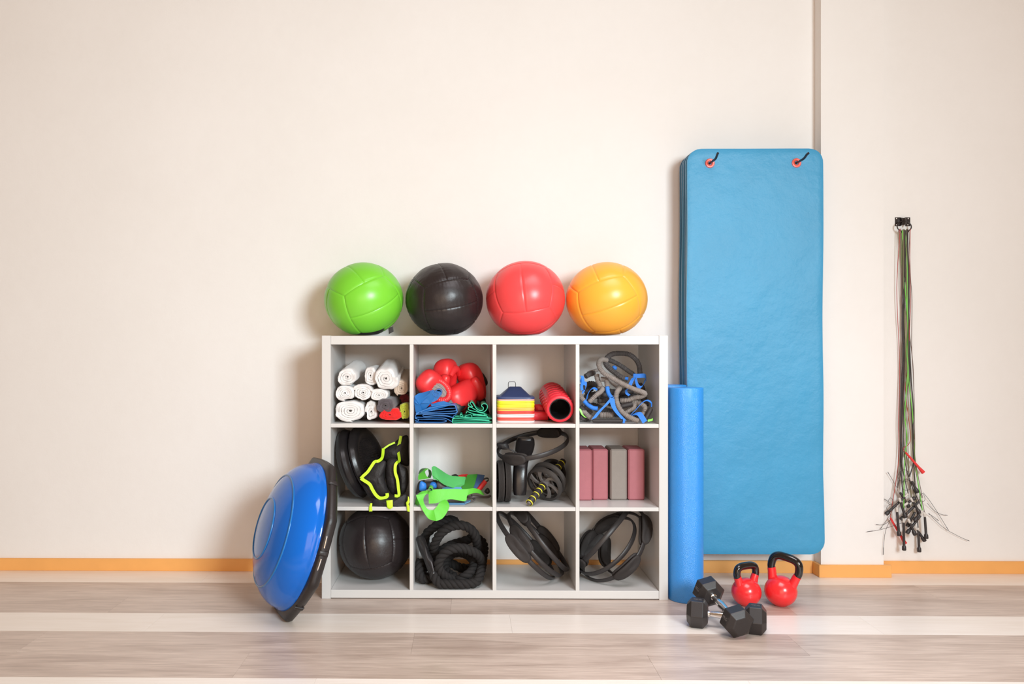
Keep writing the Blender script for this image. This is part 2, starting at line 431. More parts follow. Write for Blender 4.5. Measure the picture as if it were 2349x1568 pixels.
for nm_, hq, px in (('left', hx[0], 1647), ('right', hx[1], 1855)):
    y_end = 3.600
    e = W(px, 351, y_end-.004)
    p = [V(hq, WY+.002, hz), V(hq, 3.72, hz), V(hq, 3.66, hz), V(hq+.002, 3.63, hz+.003), V(hq+(e.x-hq)*.55, 3.605, hz+.014), e]
    if nm_ == 'right': p[0].y = WY+.002
    o = build('wall_hook', MB().tube(catmull(p, 6), .0052, 12), M['rod'])
    tag(o, 'bent black rod hook through the %s grommet of the blue mat' % nm_, 'hook', 'mat hooks')

# ------------------------------------------------------------------ long foam rollers
M['froll'] = mat('blue foam', (.010, .31, .90), .33, bump=.42, bscale=420, voro=True, var=.08, spec=1.0)
M['froll'].node_tree.nodes['Principled BSDF'].inputs['Coat Weight'].default_value = .3
M['froll'].node_tree.nodes['Principled BSDF'].inputs['Coat Roughness'].default_value = .35
def roller(c, r, h, label):
    o = build('foam_roller', MB().lathe([(r-.004, 0), (r-.001, .001), (r, .004)]+[(r, .004+(h-.008)*k/12) for k in range(1, 12)]+[(r, h-.004), (r-.001, h-.001), (r-.004, h)], 64, Matrix.Translation(Vector(c))), M['froll'])
    return tag(o, label, 'foam roller', 'long blue foam rollers')
roller((W(1573, 1000, 3.47).x, 3.47, 0), .0727, .90, 'tall bright blue foam roller standing upright in front, right of the shelf unit')
roller((W(1537, 1000, 3.72).x, 3.72, 0), .0727, .90, 'blue foam roller mostly hidden behind the front upright roller')
# ------------------------------------------------------------------ rolled towels, top left compartment
def cloth(n, c, **k): return mat(n, c, .9, bump=.12, bscale=700, bump2=.16, b2scale=30, sheen=.3, spec=.2, **k)
M['tw'] = cloth('white terry', (.77, .75, .74)); M['tb'] = cloth('brown-shaded terry', (.62, .50, .40)); M['tg'] = cloth('charcoal terry', (.10, .085, .095))  # tb has the brownish shade on one towel put into its colour
M['tr'] = cloth('red terry', (.80, .02, .02)); M['tl'] = cloth('lime terry', (.42, .48, .05)); M['tm'] = cloth('maroon terry', (.18, .02, .03))
def towel(label, px, py, rx, ry, Y, back=(0, 0), L=.27, m='tw', turns=3.4, ph=0., crump=.0, seed=1, tail=0):
    k = Y/F; rx *= k*1.19; ry *= k*1.17; ph += 2.2
    c0 = W(px, py, Y); c1 = c0+V(back[0], L, back[1]); ax = (c1-c0).normalized()
    x_ = V(1, 0, 0); x_ = (x_-ax*x_.dot(ax)).normalized(); z_ = x_.cross(ax)
    turns *= 1.3; n = int(44*turns); sp = .88/turns; o_, i_ = [], []
    for i in range(n+1):
        t = i/n; a = -turns*2*math.pi*t+ph; ca, sa = math.cos(a), math.sin(a)
        sq = (abs(ca)**2.6+abs(sa)**2.6)**(-1/2.6)*.94
        def rad(tt):
            wob = 1+crump*1.6*noise.noise(V(ca*1.3, sa*1.3, seed*3.1))*(1+tt)+crump*noise.noise(V(ca*3, sa*3, seed+tt*2))
            return max(.012, (1-.88*tt)*wob)
        r = rad(t)*sq; gapk = .022+.045*max(0, noise.noise(V(ca*2.5, sa*2.5, seed+7)))
        r2 = max(.006, (rad(min(1.06, t+1/turns)) if t < 1 else 0)*sq+gapk*(.5 if t < .05 else 1))
        if r2 > r-.03: r2 = max(.004, r-.05)
        o_.append((ca*r, sa*r)); i_.append((ca*r2, sa*r2))
    loop = o_+i_[::-1]; N_ = len(loop); h = len(o_)
    SS = [0, .012, .03, .07, .16, .3, .45, .6, .75, .9, 1]; rs = []
    for s, t in enumerate(SS):
        edge = (.93, .975, 1, 1)[s] if s < 4 else 1
        sc_ = edge+.06*noise.noise(V(t*2.5, seed, 3)); ctr = c0.lerp(c1, t); ring = []
        for j, (a, b) in enumerate(loop):
            q = ctr+x_*a*rx*sc_+z_*b*ry*sc_
            q += ax*(.006*noise.noise(V(a*1.7, b*1.7, seed)))*(1-t)
            w_ = noise.noise(q*28+V(seed, 0, 0)); w2 = noise.noise(q*60+V(0, seed, 9))
            ring.append(q+(x_*a+z_*b)*(w_*.0035+w2*.0012))
        rs.append(ring)
    mb = MB().rings(rs, cap=False)
    for base in (0, (len(SS)-1)*N_):
        for j in range(h-1): mb.f.append((base+j, base+j+1, base+N_-2-j, base+N_-1-j)); mb.fl.append(False)
    o = build('rolled_towel', mb, M[m]); return tag(o, label, 'towel', 'rolled towels in the top left compartment')
towel('white rolled towel at the bottom left corner, largest of the bottom row', 803, 942, 33, 23, 3.50, turns=3.6, ph=2.6, seed=1, crump=.06, L=.28)
towel('crumpled small white towel roll beside the red towel', 851.5, 943, 14.5, 21.5, 3.52, turns=2.2, ph=1, seed=2, crump=.12, L=.26)
towel('white rolled towel in the middle row against the left panel', 791.5, 901, 21.5, 17, 3.50, turns=3.2, ph=2.4, seed=3, crump=.06)
towel('white rolled towel in the centre of the pile with loose spiral', 833, 900, 20.5, 18.5, 3.505, turns=3.1, ph=.6, seed=4, crump=.08, m='tw')
towel('flattened white rolled towel just above the charcoal one', 869.5, 906, 20, 13.5, 3.50, turns=3, ph=.3, seed=5, crump=.06)
towel('white rolled towel at the top left of the pile, tilted up', 797, 864, 22, 18, 3.50, back=(.012, .034), L=.25, turns=2.8, ph=2.8, seed=6, crump=.10)
towel('narrow upright white towel roll between two larger upper ones', 850, 861, 15, 21, 3.52, back=(0, .004), L=.24, turns=2.7, ph=4.4, seed=7, crump=.10)
towel('large white towel roll on top of the pile, second from the right', 885, 868, 26, 24, 3.49, back=(.006, .040), L=.25, turns=2.9, ph=4.2, seed=8, crump=.08)
towel('towel roll with brownish shade in its colour at the upper right against the divider', 920.5, 890, 15.5, 18, 3.53, back=(.004, .045), L=.24, turns=3, ph=2, seed=9, crump=.05, m='tb')
towel('charcoal grey rolled towel resting on the red towel', 884.5, 930, 20, 16.5, 3.485, back=(.022, .014), L=.24, turns=2.4, ph=2.2, seed=10, crump=.07, m='tg')
towel('bright red rolled towel under the charcoal one', 894, 951, 26, 13.5, 3.49, turns=3, ph=0, seed=11, crump=.08, m='tr', L=.25)
towel('lime green folded towel in the bottom right corner beside the divider', 928, 944, 10.5, 19, 3.50, turns=2.6, ph=1, seed=12, crump=.11, m='tl', L=.24)
towel('dark maroon towel roll showing behind the charcoal and brown-shaded ones', 928, 915, 11, 11, 3.60, turns=2.6, ph=1, seed=13, crump=.1, m='tm', L=.16)

# ------------------------------------------------------------------ boxing gloves
M['gred'] = mat('red boxing vinyl', (.84, .035, .04), .34, bump2=.03, b2scale=18, bump=.03, bscale=300)
M['gblk'] = mat('black cuff vinyl', (.018, .016, .017), .42, bump=.2, bscale=90)
M['ggry'] = mat('grey palm mesh', (.33, .28, .26), .8, bump=.3, bscale=500)
def glove(label, c, zdir, facedir, mir=1, palm=False, s=1.0):
    # local frame: z towards the fist, -y the palm side, thumb on the mir side
    z = Vector(zdir).normalized(); y = -(Vector(facedir)-z*Vector(facedir).dot(z)).normalized(); x = y.cross(z)
    Mx = mat4(x, y, z, c) @ Matrix.Scale(s, 4)
    root = thing('boxing_glove', label, 'glove', None, 'red boxing gloves in the second compartment of the top row', mat4(x, y, z, c))
    def ring(z_, rx, ry, yo, n=44, dent=0):
        r = []
        for k in range(n):
            a = 2*math.pi*k/n; e = 2.7; ca, sa = math.cos(a), math.sin(a)
            px_, py_ = rx*math.copysign(abs(ca)**(2/e), ca), ry*math.copysign(abs(sa)**(2/e), sa)
            if dent: py_ += dent*math.exp(-(px_/(rx*.62))**2)*(1 if sa < 0 else 0)
            r.append(Mx @ V(mir*px_, yo+py_, z_))
        return r
    prof = [(.078, .040, .034, 0, 0), (.086, .046, .040, 0, 0), (.105, .052, .045, 0, .012), (.125, .056, .048, 0, .022), (.145, .059, .051, -.001, .026), (.165, .061, .053, -.003, .022), (.185, .0625, .054, -.006, .010), (.205, .063, .054, -.008, 0), (.222, .061, .052, -.010, 0), (.238, .056, .047, -.012, 0), (.250, .048, .039, -.013, 0), (.258, .037, .029, -.013, 0), (.2625, .024, .018, -.013, 0), (.264, .010, .008, -.013, 0)]
    build('mitt', MB().rings([ring(*q[:4], dent=q[4]) for q in prof]), M['gred'], root)
    build('cuff', MB().rings([ring(*q) for q in [(0, .041, .034, 0), (.004, .043, .036, 0), (.03, .042, .035, 0), (.06, .040, .034, 0), (.08, .041, .035, 0)]]), M['gblk'], root)
    st = [Mx @ V(.0455*math.cos(a), .0385*math.sin(a), .035) for a in [2*math.pi*k/36 for k in range(36)]]
    build('strap', MB().band(st, z*.026*s, .002, True), M['gblk'], root)
    tp = catmull([Mx @ V(mir*q[0], q[1], q[2]) for q in [(.034, -.010, .088), (.058, -.018, .108), (.072, -.026, .140), (.071, -.036, .170), (.064, -.044, .190)]], 8)
    build('thumb', MB().tube(tp, lambda i, t: .0235*s*math.sqrt(max(.015, 1-max(0, (t-.74)/.26)**2.4))*(1 if t > .15 else .78+t*1.5), 20), M['gred'], root)
    if palm:      # open palm: broad pleated roll of padding around a grey lining
        N_ = 132; rs = []
        for i in range(N_):
            a = 2*math.pi*i/N_; pl = .5+.5*math.cos(i*2*math.pi/4)
            cx_, cz_ = math.cos(a), math.sin(a)
            ring_ = []
            for k in range(12):
                b = 2*math.pi*k/12; rad = .0165*(1-.13*pl*(math.cos(b) < .3))
                rr2 = .040+math.cos(b)*rad; rz2 = .058+math.cos(b)*rad
                ring_.append(Mx @ V(rr2*cx_, -.041-.008*cx_*cx_*-1-math.sin(b)*rad*.9, .150+rz2*cz_))
            rs.append(ring_)
        build('pleated_rim', MB().rings(rs, True), M['gred'], root)
        lin = [Mx @ V(.031*math.cos(a), -.040, .150+.047*math.sin(a)) for a in [2*math.pi*k/36 for k in range(36)]]
        build('palm_lining', MB().pillow(lin, -y, .006, 5), M['ggry'], root)
        for q in (-.016, 0, .016):
            build('lining_fold', MB().tube([Mx @ V(q+.004*math.sin(t*.5), -.0435, .112+.0095*t) for t in range(9)], lambda i, t: .0055*s*math.sin(math.pi*(.1+.8*t)), 8), M['ggry'], root)
    else:         # curled fingers: a padded roll folded over the palm with puckered seam
        a_ = []
        for k in range(25):
            t = k/24; a_.append(Mx @ V(mir*(-.046+.092*t), -.052-.006*math.sin(math.pi*t), .178+.030*math.sin(math.pi*t)))
        build('finger_roll', MB().tube(a_, lambda i, t: .020*s*(.55+.45*math.sin(math.pi*t)), 16), M['gred'], root)
    return root
zf = ZS[2]
glove('red boxing glove at the back left of the pile, fist up with a thumb crease', W(1034, 950, 3.68), (-.16, .02, 1), (1, -.45, 0), -1, s=.96)
glove('dark shaded red boxing glove at the back right of the pile', W(1104, 956, 3.73), (-.26, .0, 1), (-.8, -.55, .1), 1, palm=True, s=.96)
glove('red boxing glove at the left, palm forward with a pleated rim', W(1053, 944, 3.60), (-.74, -.05, .68), (.10, -1, .25), -1, palm=True, s=.92)
glove('large red boxing glove in front, padded back to the viewer and thumb at right', W(1103, 868, 3.75), (-.50, -.68, -.42), (-.75, .45, -.35), 1, s=.93)

# ------------------------------------------------------------------ folded latex sheets under the gloves
M['lblue'] = mat('blue latex', (.02, .17, .50), .38, var=.12, vscale=20, bump2=.1); M['lgreen'] = mat('green latex', (.015, .52, .31), .36, var=.10, vscale=20, bump2=.1)
def sheet(mb, pts, Y, D, th=.0022, skew=0, n=5):
    p = catmull(pts, n); p = [V(q.x, Y, q.z) for q in p]
    fr = []
    for i in range(len(p)):
        t = (p[min(i+1, len(p)-1)]-p[max(i-1, 0)]); t.y = 0; t.normalize(); fr.append(V(t.z, 0, -t.x))
    rs = []
    NS = 5
    for s in range(NS+1):
        k = s/NS; o_ = V(skew*k, D*k, 0)
        A = [p[i]+fr[i]*th/2+o_+V(0, .002*noise.noise(p[i]*30), .0015*noise.noise(p[i]*25+V(k*3, 0, 0))) for i in range(len(p))]
        B = [p[i]-fr[i]*th/2+o_+V(0, .002*noise.noise(p[i]*30), .0015*noise.noise(p[i]*25+V(k*3, 0, 0))) for i in range(len(p))]
        rs.append(A+B[::-1])
    mb.rings(rs, cap=False); N_ = len(rs[0]); h = N_//2; b = len(mb.v)-N_*(NS+1)
    for base in (b, b+NS*N_):
        for j in range(h-1): mb.f.append((base+j, base+j+1, base+N_-2-j, base+N_-1-j)); mb.fl.append(False)
    return mb
z2 = zoomer(935, 780, 7.84)
Yb = 3.475
def P2(l, Y=Yb): return [z2(u, v, Y) for u, v in l]
blue = thing('latex_band_stack', 'folded royal blue latex sheets stacked under the gloves at the left', 'exercise band', (z2(450, 1480, Yb).x, 3.56, zf))
bb = MB()
sheet(bb, P2([(125, 1472), (300, 1478), (560, 1480), (680, 1460), (640, 1435), (420, 1425), (200, 1420), (130, 1405), (150, 1385), (360, 1395), (620, 1400), (720, 1430), (780, 1460), (800, 1430), (790, 1395), (700, 1370), (520, 1360), (300, 1370), (260, 1350), (290, 1335), (480, 1345), (660, 1350), (800, 1390), (805, 1365), (860, 1330)]), Yb, .20)
sheet(bb, P2([(120, 1440), (160, 1455), (180, 1430), (140, 1400), (125, 1370), (140, 1335), (180, 1320)]), Yb, .20)
build('zigzag_folds', bb, M['lblue'], blue)
bb = MB(); sheet(bb, P2([(135, 1325), (330, 1318), (600, 1320), (855, 1305), (862, 1240), (835, 1170), (750, 1165), (560, 1185), (330, 1240), (200, 1290), (135, 1322)]), Yb-.004, .19, n=6, th=.004)
sheet(bb, P2([(230, 1290), (420, 1262), (640, 1235), (848, 1215)]), Yb-.006, .19)
sheet(bb, P2([(215, 1300), (440, 1295), (640, 1285), (855, 1262)]), Yb-.006, .19)
build('folded_block', bb, M['lblue'], blue)
# crumpled upper part: twisted traced strips
bb = MB()
def st2(A, B, Ya, Yb_, n=5, th=.002): return (catmull([z2(u, v, Ya+(dy[0] if dy else 0)) for u, v, *dy in A], n), catmull([z2(u, v, Yb_+(dy[0] if dy else 0)) for u, v, *dy in B], n))
for A, B, Ya, Y2 in [
    ([(110, 1010), (180, 960), (290, 935), (410, 900)], [(130, 1130), (200, 1150), (310, 1050), (440, 930)], 3.50, 3.478),
    ([(130, 1130), (150, 1190), (200, 1250), (240, 1275)], [(430, 920), (470, 1000), (400, 1130), (300, 1240)], 3.49, 3.474),
    ([(115, 1030), (105, 1100), (120, 1220), (140, 1310)], [(190, 1140), (215, 1180), (235, 1240), (240, 1290)], 3.49, 3.476),
    ([(200, 1130), (330, 1010), (410, 905), (440, 900)], [(400, 1130), (520, 1070), (600, 960), (595, 930)], 3.482, 3.476),
    ([(390, 1130), (450, 1140), (540, 1110), (640, 1095)], [(420, 1195), (500, 1180), (620, 1170), (770, 1140)], 3.485, 3.476),
    ([(240, 1275), (300, 1240), (380, 1200), (440, 1190)], [(230, 1300), (330, 1290), (470, 1250), (760, 1165)], 3.482, 3.474)]:
    a, b = st2(A, B, Ya, Y2); bb.strip(a, b, .0024)
curl = catmull([z2(u, v, 3.472) for u, v in [(430, 930), (450, 985), (500, 1015), (560, 1010), (595, 965), (590, 910), (545, 885), (505, 895), (500, 925), (530, 935), (545, 965), (535, 995)]], 5)
bb2 = MB(); sheet(bb2, [z2(u, v, 3.472) for u, v in [(430, 930), (450, 985), (500, 1015), (560, 1010), (595, 965), (590, 910), (545, 885), (505, 895), (480, 925), (525, 935), (548, 970), (520, 1000)]], 3.472, .10)
build('crumpled_folds', bb, M['lblue'], blue); build('curled_edge', bb2, M['lblue'], blue)
grn = thing('latex_band_stack', 'folded green latex sheets with looped edges at the right under the gloves', 'exercise band', (z2(1150, 1480, Yb).x, 3.56, zf))
bb = MB()
for pts in ([(815, 1482), (1100, 1478), (1470, 1476), (1478, 1455), (1300, 1450), (1000, 1452), (815, 1450)], [(815, 1448), (830, 1412), (1100, 1420), (1470, 1440)], [(840, 1385), (850, 1410), (1150, 1412), (1480, 1412), (1484, 1395), (1300, 1390), (1000, 1384), (845, 1376)], [(810, 1482), (806, 1445), (815, 1410), (835, 1404)]):
    sheet(bb, P2(pts), Yb, .20, .003)
build('flat_folds', bb, M['lgreen'], grn)
bb = MB()
for pts in ([(1000, 1390), (955, 1365), (945, 1340), (975, 1335), (990, 1380), (1060, 1390), (1150, 1380), (1140, 1340), (1060, 1350), (1040, 1375), (1200, 1388), (1300, 1390), (1420, 1390), (1430, 1365), (1340, 1360), (1200, 1355), (1180, 1335), (1300, 1335), (1400, 1350), (1425, 1330)],
            [(1050, 1310), (1080, 1285), (1180, 1320), (1330, 1345), (1400, 1325), (1260, 1290), (1120, 1260), (1090, 1225), (1120, 1200), (1200, 1240), (1300, 1290), (1370, 1290), (1425, 1240), (1435, 1180), (1400, 1145), (1350, 1145), (1330, 1180), (1365, 1215), (1350, 1255), (1290, 1260), (1230, 1220), (1190, 1150), (1150, 1110), (1130, 1140), (1170, 1200), (1110, 1180), (1090, 1160), (1110, 1140)]):
    sheet(bb, P2(pts), Yb, .17, .0026, n=4)
build('looped_folds', bb, M['lgreen'], grn)

# ------------------------------------------------------------------ marker cones and their carrier, small red rollers
z3 = zoomer(1125, 780, 7.84)
cc = V(W(1181.5, 900, 3.597).x, 3.597, zf); RC = .0828
cols = {'white': (.82, .74, .72), 'coral': (.85, .16, .12), 'red': (.80, .07, .05), 'amber': (.90, .50, .08), 'yellow': (.85, .80, .02), 'lime': (.72, .85, .03), 'pink': (.85, .45, .40), 'navy': (.035, .055, .15)}
for k_, v_ in cols.items(): M['c'+k_] = mat(k_+' soft plastic', v_, .42, bump=.05)
seq = ['white', 'coral', 'red', 'white', 'white', 'red', 'red', 'amber', 'amber', 'yellow', 'yellow', 'yellow', 'lime', 'pink', 'navy']
ordn = ['lowest', 'second', 'third', 'fourth', 'fifth', 'sixth', 'seventh', 'eighth', 'ninth', 'tenth', 'eleventh', 'twelfth', 'thirteenth', 'fourteenth', 'topmost']
ST_ = .0072
for i, k_ in enumerate(seq):
    z0 = zf+.0005+i*ST_; top = i == 14; h = .050; rb = RC-(.001 if i % 2 else 0)
    def sqr(r_, z_):
        o8 = []
        for k in range(32):
            a = 2*math.pi*k/32+math.pi/32; e = .30 if r_ > .03 else .6
            o8.append(V(cc.x+r_*math.copysign(abs(math.cos(a))**e, math.cos(a)), cc.y+r_*math.copysign(abs(math.sin(a))**e, math.sin(a)), z0+z_+.0006*math.sin(i*2.1)*math.copysign(1, math.cos(a))*(r_ > .06)))
        return o8
    rb_ = rb if not top else RC
    mb = MB().rings([sqr(q, z_) for q, z_ in ((rb_, 0), (rb_, .0062 if not top else .0085), (rb_-.001, .0068 if not top else .0095), (.069, .0068 if not top else .0095), (.0255, h), (.023, h), (.023, h-.0012), (.0245, h-.002), (.072, .0046), (.078, 0))], closed=True)
    o = build('marker_cone', mb, M['c'+k_])
    lab = 'navy blue square-based marker cone on top of the stack' if top else '%s square-based marker cone, %s from the shelf in the stack' % (k_, ordn[i] if i else 'first')
    tag(o, lab, 'marker cone', 'stack of square marker cones')
M['wire'] = mat('black wire', (.02, .018, .017), .4)
hx0, hx1, hzt = z3(322, 800, 3.597), z3(452, 800, 3.597), z3(400, 748, 3.597).z
zl = zf+.152
car = build('cone_carrier', MB().tube(catmull([V(hx0.x, 3.597, zf+.002), V(hx0.x, 3.597, zl-.01), V(hx0.x, 3.597, hzt-.010), V(hx0.x+.002, 3.597, hzt-.002), V(hx0.x+.006, 3.597, hzt), V(hx1.x-.006, 3.597, hzt), V(hx1.x-.002, 3.597, hzt-.002), V(hx1.x, 3.597, hzt-.010), V(hx1.x, 3.597, zl-.01), V(hx1.x, 3.597, zf+.002)], 4), .0013, 8), M['wire'])
tag(car, 'thin black wire carrier handle rising from the navy marker cone', 'carrier')
M['rroll'] = mat('red textured foam', (.80, .03, .05), .42, bump=.08, bscale=300); M['rin'] = mat('black tube core', (.012, .011, .012), .35)
def massage(label, A, B, ro, ri, knobs=True):
    A, B = Vector(A), Vector(B); ax = (B-A).normalized(); L = (B-A).length; x, y, z = basis(ax); Mx = mat4(x, y, z, A)
    o = thing('massage_roller', label, 'foam roller', A)
    body = [(ri, .002), (ri+.001, 0), (ro-.003, 0), (ro, .003), (ro, L-.003), (ro-.003, L), (ri, L)]
    build('foam_sleeve', MB().lathe(body, 48, Mx, closed=True), M['rroll'], o)
    build('inner_tube', MB().lathe([(0, L-.002), (ri-.003, L-.002), (ri-.003, 0), (ri, -.0002), (ri, L+.001), (0, L+.001)], 40, Mx), M['rin'], o)  # closed far end added so the inside of the roller stays dark
    if knobs:
        mb = MB()
        for i in range(22):
            for j in range(12):
                if 2 <= (i % 11) <= 5: continue
                a = 2*math.pi*(i+.5*(j % 2))/22; h = .022+(L-.04)*j/12; d = V(math.cos(a), math.sin(a), 0); tt = V(-math.sin(a), math.cos(a), 0)
                b = d*ro+V(0, 0, h)
                vs = [b-tt*.0065, b+V(0, 0, -.006), b+tt*.0065, b+V(0, 0, .010)]; vs += [v+d*.0028 for v in vs]
                vs = [Mx @ (v if q < 4 else v*1 - (v-(b+d*.0028))*.25) for q, v in enumerate(vs)]
                mb.add(vs, [(0, 1, 5, 4), (1, 2, 6, 5), (2, 3, 7, 6), (3, 0, 4, 7), (4, 5, 6, 7)], True)
        for j in range(7):
            for q in range(2):
                a0 = q*math.pi+.85
                h = .03+j*(L-.06)/6
                pth = [Mx @ V((ro+.0005)*math.cos(a), (ro+.0005)*math.sin(a), h) for a in [a0+.9*k/8 for k in range(9)]]
                mb.tube(pth, .0022, 6)
        tag(build('tread', mb, M['rroll'], o), kind='stuff')
    return o
massage('red hollow foam roller with a knobbly tread leaning against the right divider', (W(1286, 938, 3.49)), (W(1266, 904, 3.79)), .0585, .046)
rr_ = thing('hand_weight', 'red cylinder with a black end lying behind the cone stack', 'weight', V(.36, 3.66, zf))
build('grip', MB().lathe([(0, -.10), (.018, -.10), (.02, -.095), (.02, .03), (.018, .035), (0, .035)], 24, mat4((0, 1, 0), (0, 0, 1), (1, 0, 0), (.325, 3.62, zf+.0205)), ), M['rroll'], rr_)
build('end_cap', MB().lathe([(0, .036), (.0195, .036), (.0195, .075), (.016, .078), (0, .078)], 24, mat4((0, 1, 0), (0, 0, 1), (1, 0, 0), (.325, 3.62, zf+.0205))), M['rin'], rr_)
rs_ = build('folded_strap', MB().pillow([z3(u, v, 3.68) for u, v in [(780, 1150), (880, 1145), (960, 1170), (1000, 1230), (985, 1300), (900, 1290), (780, 1280)]], (0, -1, 0), .02, 4), M['rroll'])
tag(rs_, 'folded red foam strap behind the red cylinder and the hollow roller', 'strap')

# ------------------------------------------------------------------ resistance tubes, top right compartment
z4 = zoomer(1315, 780, 7.84)
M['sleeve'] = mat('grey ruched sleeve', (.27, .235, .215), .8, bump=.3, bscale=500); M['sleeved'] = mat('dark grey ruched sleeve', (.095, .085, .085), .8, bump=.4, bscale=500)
M['web'] = mat('blue webbing', (.03, .22, .80), .55, bump=.4, bscale=700); M['foamb'] = mat('black handle foam', (.028, .022, .022), .6, bump=.2, bscale=400); M['neon'] = mat('lime band', (.25, .85, .08), .4)
def ptsz(z, l): return [z(u, v, Y) for u, v, Y in l]
def sleeve(root, l, r=.0060, m='sleeve', z=z4):
    p = resample(catmull(ptsz(z, l), 8), .0016)
    ph = rnd.uniform(0, 6)
    build('sleeve_tube', MB().tube(p, lambda i, t: r*1.62*(1+.13*math.sin(i*1.62+ph+.9*math.sin(i*.31))+.03*math.sin(i*.7)), 14), M[m], root)
def strap(root, l, wd, nm='webbing_strap', z=z4, m='web', th=.0018):
    p = catmull(ptsz(z, l), 6); build(nm, MB().band(p, Vector(wd)*(1.55 if z is z4 else 1), th), M[m], root)
def grip(root, a, b, r, z=z4, m='foamb'):
    p = [z(*a), z(*b)]; pp = [p[0].lerp(p[1], k/8) for k in range(9)]
    build('handle_grip', MB().tube(pp, lambda i, t: r*(.86 if i in (0, 8) else 1), 18), M[m], root)
G4 = 'resistance tubes in the top right compartment'
def rt(label): return thing('resistance_tube', label, 'resistance band', V(z4(700, 1480, 3.6).x, 3.6, zf), G4)
t = rt('grey ruched resistance tube arching highest over the tangle, clipped to blue webbing at the right')
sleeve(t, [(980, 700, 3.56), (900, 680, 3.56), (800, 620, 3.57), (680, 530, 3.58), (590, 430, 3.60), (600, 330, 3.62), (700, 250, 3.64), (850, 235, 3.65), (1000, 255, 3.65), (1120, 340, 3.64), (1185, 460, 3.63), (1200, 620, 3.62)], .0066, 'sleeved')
strap(t, [(1080, 640, 3.58), (1180, 640, 3.58), (1290, 640, 3.585), (1310, 700, 3.60)], V(0, 0, .012))
strap(t, [(1090, 670, 3.56), (1050, 740, 3.55), (1010, 830, 3.55), (1000, 880, 3.55)], V(.012, 0, .004))
strap(t, [(1120, 690, 3.58), (1150, 800, 3.57), (1200, 850, 3.57), (1260, 800, 3.58), (1300, 700, 3.60)], V(.006, .004, .008))
build('blue_ferrule', MB().tube(ptsz(z4, [(940, 685, 3.555), (985, 695, 3.55)]), .0075, 14), M['web'], t)
t = rt('dark grey resistance tube sloping down inside the top arch with a blue end')
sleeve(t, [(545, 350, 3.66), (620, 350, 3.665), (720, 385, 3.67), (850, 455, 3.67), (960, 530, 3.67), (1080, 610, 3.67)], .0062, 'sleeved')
build('blue_ferrule', MB().tube(ptsz(z4, [(1080, 610, 3.67), (1140, 645, 3.67)]), .0078, 14), M['web'], t)
build('blue_knob', MB().pillow(ptsz(z4, [(695, 470, 3.60), (740, 450, 3.60), (790, 485, 3.60), (780, 530, 3.60), (730, 540, 3.60)]), (0, -1, 0), .008, 4), M['web'], t)
t = rt('light grey resistance tube crossing the tangle diagonally and doubling back at the right')
sleeve(t, [(600, 360, 3.60), (520, 345, 3.58), (465, 390, 3.56), (470, 480, 3.54), (550, 590, 3.52), (700, 680, 3.505), (900, 790, 3.50), (1100, 880, 3.50), (1240, 930, 3.51), (1290, 970, 3.53), (1230, 1010, 3.53), (1100, 1035, 3.53), (980, 1075, 3.53), (850, 1085, 3.54)], .0062)
grip(t, (255, 590, 3.62), (450, 530, 3.62), .0075, m='sleeve')
t = rt('light grey resistance tube hanging vertically through the middle to the shelf front')
sleeve(t, [(835, 870, 3.52), (790, 940, 3.505), (770, 1040, 3.50), (800, 1170, 3.49), (860, 1280, 3.485), (950, 1360, 3.48), (1060, 1420, 3.475), (1175, 1468, 3.472)], .0066)
grip(t, (860, 1205, 3.525), (1060, 1155, 3.525), .011)
sleeve(t, [(930, 1320, 3.53), (1010, 1275, 3.53), (1085, 1230, 3.53), (1100, 1170, 3.54), (1060, 1130, 3.56)], .0055)
t = rt('resistance tube with blue triangular webbing and a black bar handle at the shelf front')
sleeve(t, [(500, 700, 3.55), (590, 710, 3.54), (610, 790, 3.53), (620, 850, 3.52)], .0066)
build('blue_ferrule', MB().tube(catmull(ptsz(z4, [(610, 840, 3.52), (630, 950, 3.51), (690, 1040, 3.495)]), 5), .0092, 14), M['web'], t)
strap(t, [(695, 1040, 3.485), (600, 1150, 3.48), (470, 1280, 3.475), (370, 1410, 3.47)], V(.014, 0, .006))
strap(t, [(695, 1040, 3.485), (720, 1180, 3.48), (790, 1300, 3.475), (910, 1430, 3.47)], V(.014, 0, -.004))
strap(t, [(900, 1400, 3.468), (915, 1440, 3.466), (905, 1490, 3.468)], V(.006, 0, 0))
sleeve(t, [(470, 1350, 3.52), (560, 1345, 3.52), (720, 1350, 3.52)], .0080)
grip(t, (350, 1452, 3.475), (900, 1452, 3.475), .0075)
t = rt('resistance tube at the left edge with a blue sleeve curving under the webbing')
sleeve(t, [(120, 800, 3.55), (125, 920, 3.54), (140, 1020, 3.53), (205, 1090, 3.52)], .0060)
build('blue_ferrule', MB().tube(catmull(ptsz(z4, [(195, 1090, 3.515), (270, 1160, 3.51), (350, 1215, 3.505), (440, 1230, 3.50)]), 5), .0094, 14), M['web'], t)
strap(t, [(130, 700, 3.53), (165, 760, 3.53), (230, 790, 3.53), (210, 900, 3.53), (150, 950, 3.53)], V(.004, 0, .010))
strap(t, [(120, 640, 3.50), (160, 650, 3.50), (175, 740, 3.50), (150, 820, 3.50), (160, 900, 3.50)], V(.008, .004, 0))
sleeve(t, [(130, 1180, 3.55), (180, 1230, 3.55), (260, 1250, 3.56), (330, 1320, 3.56)], .0062, 'sleeved')
t = rt('short ruched tube strand rising from the lower left with a blue loop around it')
sleeve(t, [(290, 1110, 3.50), (350, 1050, 3.50), (420, 980, 3.50), (490, 930, 3.51), (530, 880, 3.53), (520, 860, 3.56)], .0058)
strap(t, [(245, 1060, 3.51), (260, 980, 3.51), (310, 890, 3.51), (370, 860, 3.51), (430, 890, 3.52)], V(.004, .006, .004))
